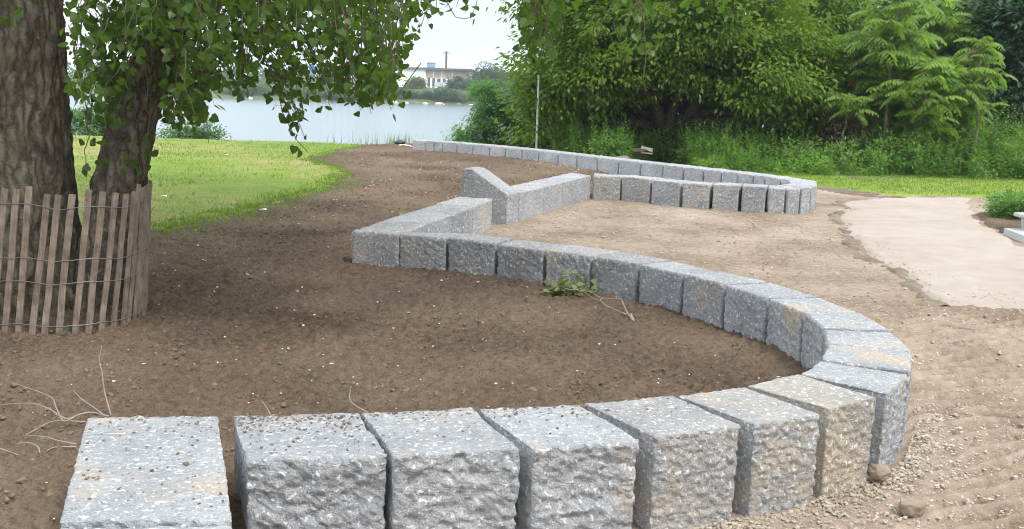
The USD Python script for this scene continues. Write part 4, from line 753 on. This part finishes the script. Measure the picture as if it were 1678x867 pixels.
# ------------------------------------------------------------------ small things
def stone(name, label, c, s, m, seed, flat=None, cat='stone', **kw):
    v, f = pebble(c, s, seed, 4, **kw); v = v + (meshkit.fbm(v * 40, 2, seed)[:, None] - .5) * .01 * s[0] / .1
    if flat is not None: v[:, 2] = np.minimum(v[:, 2], c[2] + flat + .03 * (meshkit.noise(v * 30, 2) - .5) * s[0] / .1)
    return obj(name, (v, f), m, smooth=True, label=label, cat=cat)
q = on(1440, 782, .05); stone('loose_stone', 'rounded tan stone resting against the foot of the granite wall', (q[0], q[1], .075), (.047, .04, .034), 'tan_stone_look', 3)
q = on(1493, 836, .04); stone('loose_stone', 'half round tan stone with a flat top lying on the gravel', (q[0], q[1], .058), (.05, .045, .05), 'tan_stone_look', 6, flat=.018)
q = on(872, 648, .13); stone('loose_stone', 'small round clod of stone in the soil behind the front blocks', (q[0], q[1] + .05, .14), (.022, .02, .017), 'clod_look', 9)
q = at(668, 243, 23.6); stone('flat_rock', 'pale flat rock at the left end of the far wall', (q[0] - .12, q[1] + .4, .2), (.2, .14, .055), 'pale_rock_look', 5)
q = at(655, 239, 24.2); stone('dark_lump', 'small black lump sitting on the pale flat rock', (q[0], q[1], .285), (.12, .1, .06), 'black_plastic', 8, cat='rock')
for i, (x, y, Y, sx, lb) in enumerate([(1325, 229, 22.4, .3, 'flat topped grey boulder half hidden in the weeds below the light green tree'), (1388, 262, 21.6, .26, 'low grey boulder half hidden in the weeds, lower right of the other boulder')]):
    q = at(x, y, Y); stone('boulder', lb, (q[0], q[1], q[2] - .22), (sx * .8, .2, .22), 'boulder_look', 20 + i, cat='boulder')
q = at(1030, 250, 20.6); stone('rubble_heap', 'dull brown rock behind the far wall beside the dark trunk', (q[0] - .12, q[1], .25), (.22, .2, .10), 'boulder_look', 25, cat='rock')
q = at(1058, 249, 20.4); bd = box(-.11, .11, -.06, .06, -.035, .035); 
for nm_, lb, dx, dz, m, rz, ry in [('concrete_chunk', 'grey chunk of concrete behind the far wall beside the dark trunk', .02, .06, 'grey_board', .2, .22), ('scrap_board', 'ochre board behind the far wall under the grey concrete chunk', .02, -.02, 'yellow_board', -.1, .08), ('red_brick', 'dull brown brick behind the far wall left of the ochre board', -.13, .03, 'brick_red', .5, 0)]:
    v = bd[0] * ([1, 1, .8] if nm_ != 'scrap_board' else [1.0, 1, .3]); c, s = math.cos(ry), math.sin(ry); v = np.stack([v[:, 0] * c + v[:, 2] * s, v[:, 1], -v[:, 0] * s + v[:, 2] * c], -1)
    m_ = trimesh.Trimesh(v, bd[1], process=False).subdivide().subdivide(); vv = m_.vertices + (meshkit.fbm(m_.vertices * 30, 2, 4)[:, None] - .5) * .02
    obj(nm_, (vv + [q[0] + dx, q[1], q[2] + dz], m_.faces), m, label=lb, cat={'concrete_chunk': 'concrete', 'scrap_board': 'board', 'red_brick': 'brick'}[nm_])
rng = np.random.default_rng(91)
def pxline(pp, z, lift=.03): return catmull([on(x, y, z + lift + (0 if len(h) == 0 else h[0])) for x, y, *h in pp], 5)
def taper(pts, r0, r1, n=6): return tube(pts, np.linspace(r0, r1, len(pts)), n)
dt = thing('dead_branch', 'bleached bare dead branch spread on the soil beside the left end slab', 'branch')
SZ = .115
for j, pp in enumerate([[(178, 682), (150, 676), (128, 680), (105, 690, .02), (92, 668, .03), (85, 652, .03), (58, 640, .02), (20, 627)], [(128, 680), (108, 686, .01), (80, 670, .03), (50, 661, .02), (0, 663)], [(140, 691), (90, 690, .01), (65, 700, .01), (42, 713)],
            [(126, 728), (95, 722, .01), (75, 716, .015), (42, 713)], [(125, 732), (90, 733, .01), (75, 740)], [(65, 742), (62, 732, .01), (45, 725, .01), (28, 727)], [(0, 735), (15, 740), (32, 746)], [(170, 680), (150, 665, .03), (135, 655, .05), (120, 640, .07)]]):
    obj('twig', taper(pxline(pp, SZ), .0042 if j < 2 else .003, .0016), 'dead_wood', dt, smooth=True)
b = on(182, 680, SZ + .02); tall = catmull([b, at(172, 645, b[1] + .03), at(167, 610, b[1] + .04), at(163, 590, b[1] + .05), at(167, 565, b[1] + .06)], 5)
obj('twig', taper(tall, .0038, .0015), 'dead_wood', dt, smooth=True)
def lone(name, label, pts, r0, r1, m='dead_wood'): obj(name, taper(catmull(pts, 5), r0, r1), m, smooth=True, label=label, cat='twig')
b = on(603, 676, SZ + .06); lone('twig', 'thin pale twig curling up from the soil behind the second front block', [b, at(588, 668, b[1] + .02), at(575, 658, b[1] + .03), at(573, 645, b[1] + .05), at(576, 632, b[1] + .06)], .003, .0014)
b = on(443, 679, SZ + .06); lone('twig', 'short straight twig sticking up behind the dark split faced block', [b, at(437, 668, b[1] + .02), at(429, 657, b[1] + .04)], .0025, .0015)
b = on(238, 410, SZ); lone('wooden_stake', 'short dark stake in the soil just right of the picket fence', [b + [0, 0, -.05], at(238, 395, b[1]), at(240, 378, b[1])], .012, .010, 'dark_bark')
lone('twig', 'short twig lying on the soil near the left fence foot', [on(82, 600, SZ + .015), on(88, 595, SZ + .015), on(94, 591, SZ + .015)], .003, .002)
# broken leafy branch against the wall
fb = thing('broken_branch', 'broken off branch with wilting green leaves lying against the inside of the curved wall', 'branch')
for pp in [[(1040, 528), (1030, 516, .01), (1022, 500, .04), (1018, 491, .04), (1005, 490, .03), (985, 488, .03), (965, 478, .06), (930, 474, .08)], [(1032, 518), (1012, 509, .02), (995, 502, .02), (985, 494, .02), (972, 489, .02), (955, 478, .04), (925, 473, .06)], [(985, 498), (984, 492, .03), (987, 488, .03)]]:
    obj('stem', taper(pxline(pp, SZ), .0058, .003), 'pale_stem', fb, smooth=True)
obj('stem_end', taper(np.array([on(1033, 515, SZ + .03), on(1036, 521, SZ + .02), on(1039, 528, SZ + .012)]), .009, .008, 8), 'dead_wood', fb, smooth=True)
LPb = []
for x, y, hh_, kx in [(900, 484, .02, 22), (915, 480, .05, 22), (930, 476, .07, 26), (945, 474, .08, 22), (928, 462, .10, 16), (950, 466, .10, 12), (935, 450, .16, 6), (955, 455, .14, 7), (968, 480, .03, 12), (890, 487, .015, 8), (940, 484, .03, 18), (912, 468, .09, 8)]:
    c = on(x, y, SZ + hh_); LPb.append(c + rng.normal(0, 1, (kx, 3)) * [.045, .05, .022])
LPb = np.vstack(LPb); LPb[:, 2] = np.maximum(LPb[:, 2], SZ + .012); k_ = len(LPb)
for i in range(k_): obj('leaf', leaves(LPb[i:i + 1], rng.normal(0, 1, (1, 3)) * [1, 1, .35], rng.normal(0, .5, (1, 3)) + [0, 0, .8], rng.uniform(.032, .058, 1), .9, shape='heart'), 'wilted_leaf', fb)
q = on(541, 598, SZ + .02); obj('fallen_leaf', leaves(np.array([q]), np.array([[1.0, .3, 0]]), np.array([[0, -.3, 1.0]]), .035, .9, shape='heart'), 'yellow_leaf_look', label='single yellow leaf lying on the bare soil', cat='leaf')
for x, y, lb in [(268, 322, 'white scrap lying on the lawn just right of the picket fence'), (431, 344, 'white scrap at the boundary of lawn and soil'), (370, 254, 'small white scrap high up on the lawn under the hanging twig')]:
    q = on(x, y, .19); v = np.array([[-.04, -.02, 0], [0, -.03, .012], [.045, -.015, .004], [.03, .025, .016], [-.03, .03, .006]]) + q; obj('litter_scrap', (v, np.array([[0, 1, 4], [1, 3, 4], [1, 2, 3]])), 'white_scrap', label=lb, cat='litter')
# small weeds at the fence foot
wp = np.array([[*on(100, 548, .12)[:2], .11], [*on(108, 552, .12)[:2], .11]]); obj('weed_sprout', weeds(wp, np.array([.07, .05]), rng, 7, .05, .5), 'shore_leaf', label='tiny green weed at the foot of the picket fence', cat='weed')

# ------------------------------------------------------------------ far shore
def far_box(name, px0, px1, py_top, z0, Y, depth, m, parent, **kw):
    a, b = at(px0, py_top, Y), at(px1, py_top, Y); return obj(name, box(a[0], b[0], Y, Y + depth, z0, (a[2] + b[2]) / 2), m, parent, **kw)
YB = 236.0
wh = thing('warehouse', 'long low warehouse with a white end and a tan windowed side on the far shore', 'building')
xa, xb, xc = at(650, 113, YB)[0], at(697.5, 114, YB)[0], at(768, 119, YB)[0]; zt_ = at(697.5, 114, YB)[2]
obj('white_wall', box(xa - 6, xb, YB, YB + 30, -.5, zt_), 'white_wall', wh)
obj('tan_wall', box(xb + .01, xc, YB + .6, YB + 30, -.5, zt_ - .02), 'tan_wall', wh)
obj('roof', box(xa - 6.5, xc + .6, YB - .5, YB + 30.5, zt_ + .0, zt_ + .42), 'roof_dark', wh)
for p0, p1, y0, y1 in [(700, 705, 128, 141), (708, 713, 128.5, 141), (716, 722, 129.5, 134.5), (725, 730, 129.5, 134.5), (733, 738, 130, 135)]:
    a, b = at(p0, y1, YB), at(p1, y0, YB); w_ = obj('window', box(a[0], b[0], YB + .48, YB + .58, a[2], b[2]), 'window_glass', wh)
for p_ in (698.6, 706.5, 714.5, 723.5, 731.5): a = at(p_, 130, YB); obj('pier', box(a[0] - .2, a[0] + .2, YB + .3, YB + .59, -.3, zt_ - 1.9), 'white_wall', wh)
for p_ in (710, 724, 741): a = at(p_, 118, YB); obj('panel_joint', box(a[0] - .1, a[0] + .1, YB + .5, YB + .6, zt_ - 1.8, zt_ - .1), 'white_wall', wh)
tk = thing('roof_tank', 'blue grey box shaped tank on the warehouse roof', 'tank'); a, b = at(700, 103, YB + 8), at(713, 103, YB + 8)
obj('shell', box(a[0], b[0], YB + 7, YB + 9.5, zt_ + .6, a[2]), 'tank_look', tk); obj('rim', box(a[0] - .12, b[0] + .12, YB + 6.9, YB + 9.6, a[2], a[2] + .15), 'steel', tk); obj('stand', box(a[0] + .3, b[0] - .3, YB + 7.3, YB + 9.2, zt_ + .42, zt_ + .6), 'roof_dark', tk)
for p0, p1, y, lb in [(682, 688, 109, 'small grey unit on the warehouse roof left of the tank'), (694, 699, 110, 'small pale unit on the warehouse roof beside the tank'), (743, 756, 113.5, 'long low grey unit on the warehouse roof right of the pole')]:
    t = thing('roof_unit', lb, 'roof unit'); a, b = at(p0, y, YB + 6), at(p1, y, YB + 6); obj('casing', box(a[0], b[0], YB + 5, YB + 7, zt_ + .5, a[2]), 'trailer_look', t); obj('base', box(a[0] + .1, b[0] - .1, YB + 5.2, YB + 6.8, zt_ + .42, zt_ + .5), 'roof_dark', t)
tr = thing('truck_trailer', 'grey truck trailer parked in front of the warehouse windows', 'trailer'); a, b = at(712, 134.5, 229), at(739, 136, 229); z0 = at(725, 145.5, 229)[2]
obj('cargo_box', box(a[0], b[0], 229, 231.4, z0 + .35, a[2]), 'trailer_look', tr); obj('side_skirt', box(a[0] + 1.2, b[0] - .1, 229.1, 231.3, z0 + .12, z0 + .34), 'sky_blue_skirt', tr)
for dx in (.25, .32, .8, .9):
    c = trimesh.creation.cylinder(.26, .3, sections=14); c.apply_transform(trimesh.transformations.rotation_matrix(math.pi / 2, [1, 0, 0])); c.apply_translation((a[0] + (b[0] - a[0]) * dx, 229.4, z0 + .02)); obj('wheel', c, 'tyre_look', tr)
lb_ = thing('white_shed', 'small white flat roofed shed left of the warehouse on the far shore', 'building'); a, b = at(622, 129, 231), at(657, 131, 231)
obj('wall', box(a[0], b[0], 231, 234, .2, a[2]), 'white_wall', lb_); obj('roof', box(a[0] - .2, b[0] + .2, 230.8, 234.2, a[2], a[2] + .15), 'concrete_look', lb_)
up = thing('utility_pole', 'tall wooden utility pole rising behind the warehouse', 'pole'); a = at(731.5, 84, 262)
obj('shaft', tube(np.array([[a[0], 262, 0], [a[0], 262, 5], [a[0], 262, a[2]]]), [.30, .27, .24], 8), 'pole_wood', up); obj('cross_arm', box(a[0] - .9, a[0] + .9, 261.6, 261.74, a[2] - .5, a[2] - .36), 'pole_wood', up)
p2_ = thing('utility_pole', 'dark pole among the trees at the right of the far shore', 'pole'); a = at(845, 115, 225); obj('shaft', tube(np.array([[a[0], 225, 0], [a[0], 225, 2], [a[0], 225, a[2]]]), .16, 8), 'pole_wood', p2_)
bl = thing('blue_building', 'blue panelled building with white columns glimpsed through the cottonwood leaves', 'building'); YC = 232.0
a, b = at(494, 104, YC), at(592, 108, YC); zt2 = a[2]; zm = at(520, 123, YC)[2]
obj('upper_wall', box(a[0], b[0], YC, YC + 16, zm, zt2), 'blue_panel', bl); obj('lower_wall', box(a[0], b[0], YC + .1, YC + 16, -.5, zm - .01), 'brown_wall', bl); obj('fascia', box(a[0] - .4, b[0] + .4, YC - .4, YC + 16.4, zt2, zt2 + .45), 'white_wall', bl)
for p_ in (505, 517.5, 529.5, 541.5, 553.5, 565.5, 577.5): c = at(p_, 110, YC)[0]; obj('column', box(c - .22, c + .22, YC - .25, YC - .02, zm - .3, zt2 - .01), 'white_wall', bl)
for p_ in (511, 523.5, 535.5, 547.5): c = at(p_, 110, YC)[0]; obj('window', box(c - .5, c + .5, YC + .02, YC + .09, zm - 1.3, zm - .3), 'window_glass', bl)
obj('roof_house', box(at(525, 99, YC)[0], at(543, 99, YC)[0], YC + 4, YC + 8, zt2 + .46, zt2 + 1.0), 'tan_wall', bl)
def ftree(label, px, Y, ztop, rx, lm, seed, z0=.2, name='far_tree', ncl=60, cat='tree', sz=.42):
    X0 = TX(px, Y); zc = (z0 + ztop) / 2
    tree(name, label, cat, [(X0, Y, z0 - 1.2), (X0, Y, zc)], [.16, .08], [((X0, Y, zc), (rx, rx * .8, (ztop - z0) / 2)), ((X0 - rx * .5, Y, zc * .9), (rx * .6, rx * .6, (ztop - z0) * .36)), ((X0 + rx * .45, Y, zc), (rx * .6, rx * .6, (ztop - z0) * .4))], ncl, 34, .42, sz, lm, seed=seed, nlimb=6)
ftree('round far tree rising above the roofs right of the warehouse', 792, 232, 6.8, 2.7, 'far_leaf', 201, 1.0, ncl=110); ftree('round far tree just right of the round one, joined to it', 816, 233, 6.0, 2.3, 'far_leaf', 202, 1.0, ncl=90)
ftree('small far tree in front of the white warehouse end', 680, 222, 3.0, 1.9, 'far_pale_leaf', 203, -.1, ncl=80); ftree('dark far tree hiding the right end of the warehouse', 745, 224, 3.3, 1.9, 'far_leaf', 204, -.4, ncl=90); ftree('far tree right of the warehouse, lower than the round one', 763, 222, 3.0, 2.0, 'far_leaf', 205, -.8, ncl=80)
ftree('broad far tree at the right end of the far shore', 850, 222, 4.2, 3.0, 'far_leaf', 206, -.6, ncl=100); ftree('far tree left of the white shed', 610, 222, 2.8, 2.4, 'far_leaf', 207, -.6, ncl=80); ftree('far tree below the blue building', 540, 222, 1.6, 2.6, 'far_leaf', 208, -.8, ncl=80); ftree('far tree left of the blue building', 470, 224, 3.4, 3.0, 'far_leaf', 209, -.6, ncl=90)
rb = np.random.default_rng(210)
for i, pxx in enumerate(list(range(380, 900, 22))):
    ftree('%s bush from the left on the far bank ' % ('first second third fourth fifth sixth seventh eighth ninth tenth eleventh twelfth thirteenth fourteenth fifteenth sixteenth seventeenth eighteenth nineteenth twentieth'.split() + ['twenty ' + w for w in 'first second third fourth fifth sixth'.split()])[i] + ('before the blue building' if pxx < 480 else 'below the blue building' if pxx < 590 else 'left of the white shed' if pxx < 650 else 'below the warehouse' if pxx < 770 else 'right of the warehouse'), pxx + rb.uniform(-5, 5), rb.uniform(200.9, 204.5), rb.uniform(-.1, 1.1), rb.uniform(2.0, 2.9), ['far_leaf', 'far_pale_leaf'][int(rb.random() < .35)], 220 + i, -2.2, 'far_bush', 95, 'bush', .34)
for pr_ in list(stage.GetPrimAtPath('/World').GetChildren()):
    if pr_.GetName().startswith('far_bush'): pr_.SetCustomDataByKey('group', 'bushes along the far bank')
for i in range(40):
    X0 = TX(rb.uniform(400, 830), 203); s = rb.uniform(.22, .6); v, f = pebble((X0, 199.8 + rb.uniform(-.8, .8), -2.0), (s, s * .7, s * .6), 300 + i, 2); obj('shore_rock', (v, f), 'pale_rock_look' if i % 2 else 'boulder_look', label='pale rock at the waterline of the far shore', cat='rock', group='rocks along the far waterline')
rf = np.random.default_rng(400); n = 9000; xx_ = rf.uniform(-420, 420, n); P = np.column_stack([xx_, rf.uniform(300, 330, n), 1.0 + rf.random(n) ** 1.3 * (2.2 + 2.0 * meshkit.noise(np.column_stack([xx_ * .03, xx_ * 0, xx_ * 0]), 5))])
obj('distant_woods', leaves(P, rnd_dir(rf, n), rnd_dir(rf, n) + [0, -.4, .6], rf.uniform(1.2, 2.4, n), .8), 'far_leaf', kind='stuff', label='low line of distant woods behind the far shore buildings', cat='woods')
n = 7000; xx_ = np.concatenate([rf.uniform(-300, -24, n), rf.uniform(14, 300, n)]); n = len(xx_); P = np.column_stack([xx_, rf.uniform(206, 228, n), -1.2 + rf.random(n) ** 1.2 * (2.0 + 2.5 * meshkit.noise(np.column_stack([xx_ * .12, xx_ * 0, xx_ * 0]), 6))])
obj('far_bank_scrub', leaves(P, rnd_dir(rf, n), rnd_dir(rf, n) + [0, -.4, .6], rf.uniform(.5, .9, n), .7), 'far_leaf', kind='stuff', label='scrub along the far bank away from the buildings', cat='scrub')
# ------------------------------------------------------------------ summer haze over the water
HZ = box(-1600, 1600, -1600, 1600, -6, 30)
usdkit.material(stage, L + 'haze_look', {'v': ('principled_volume', {'color': (.86, .93, 1.0), 'density': .0003, 'anisotropy': .2})}, [], volume='v.volume')
obj('haze', HZ, 'haze_look', kind='stuff')
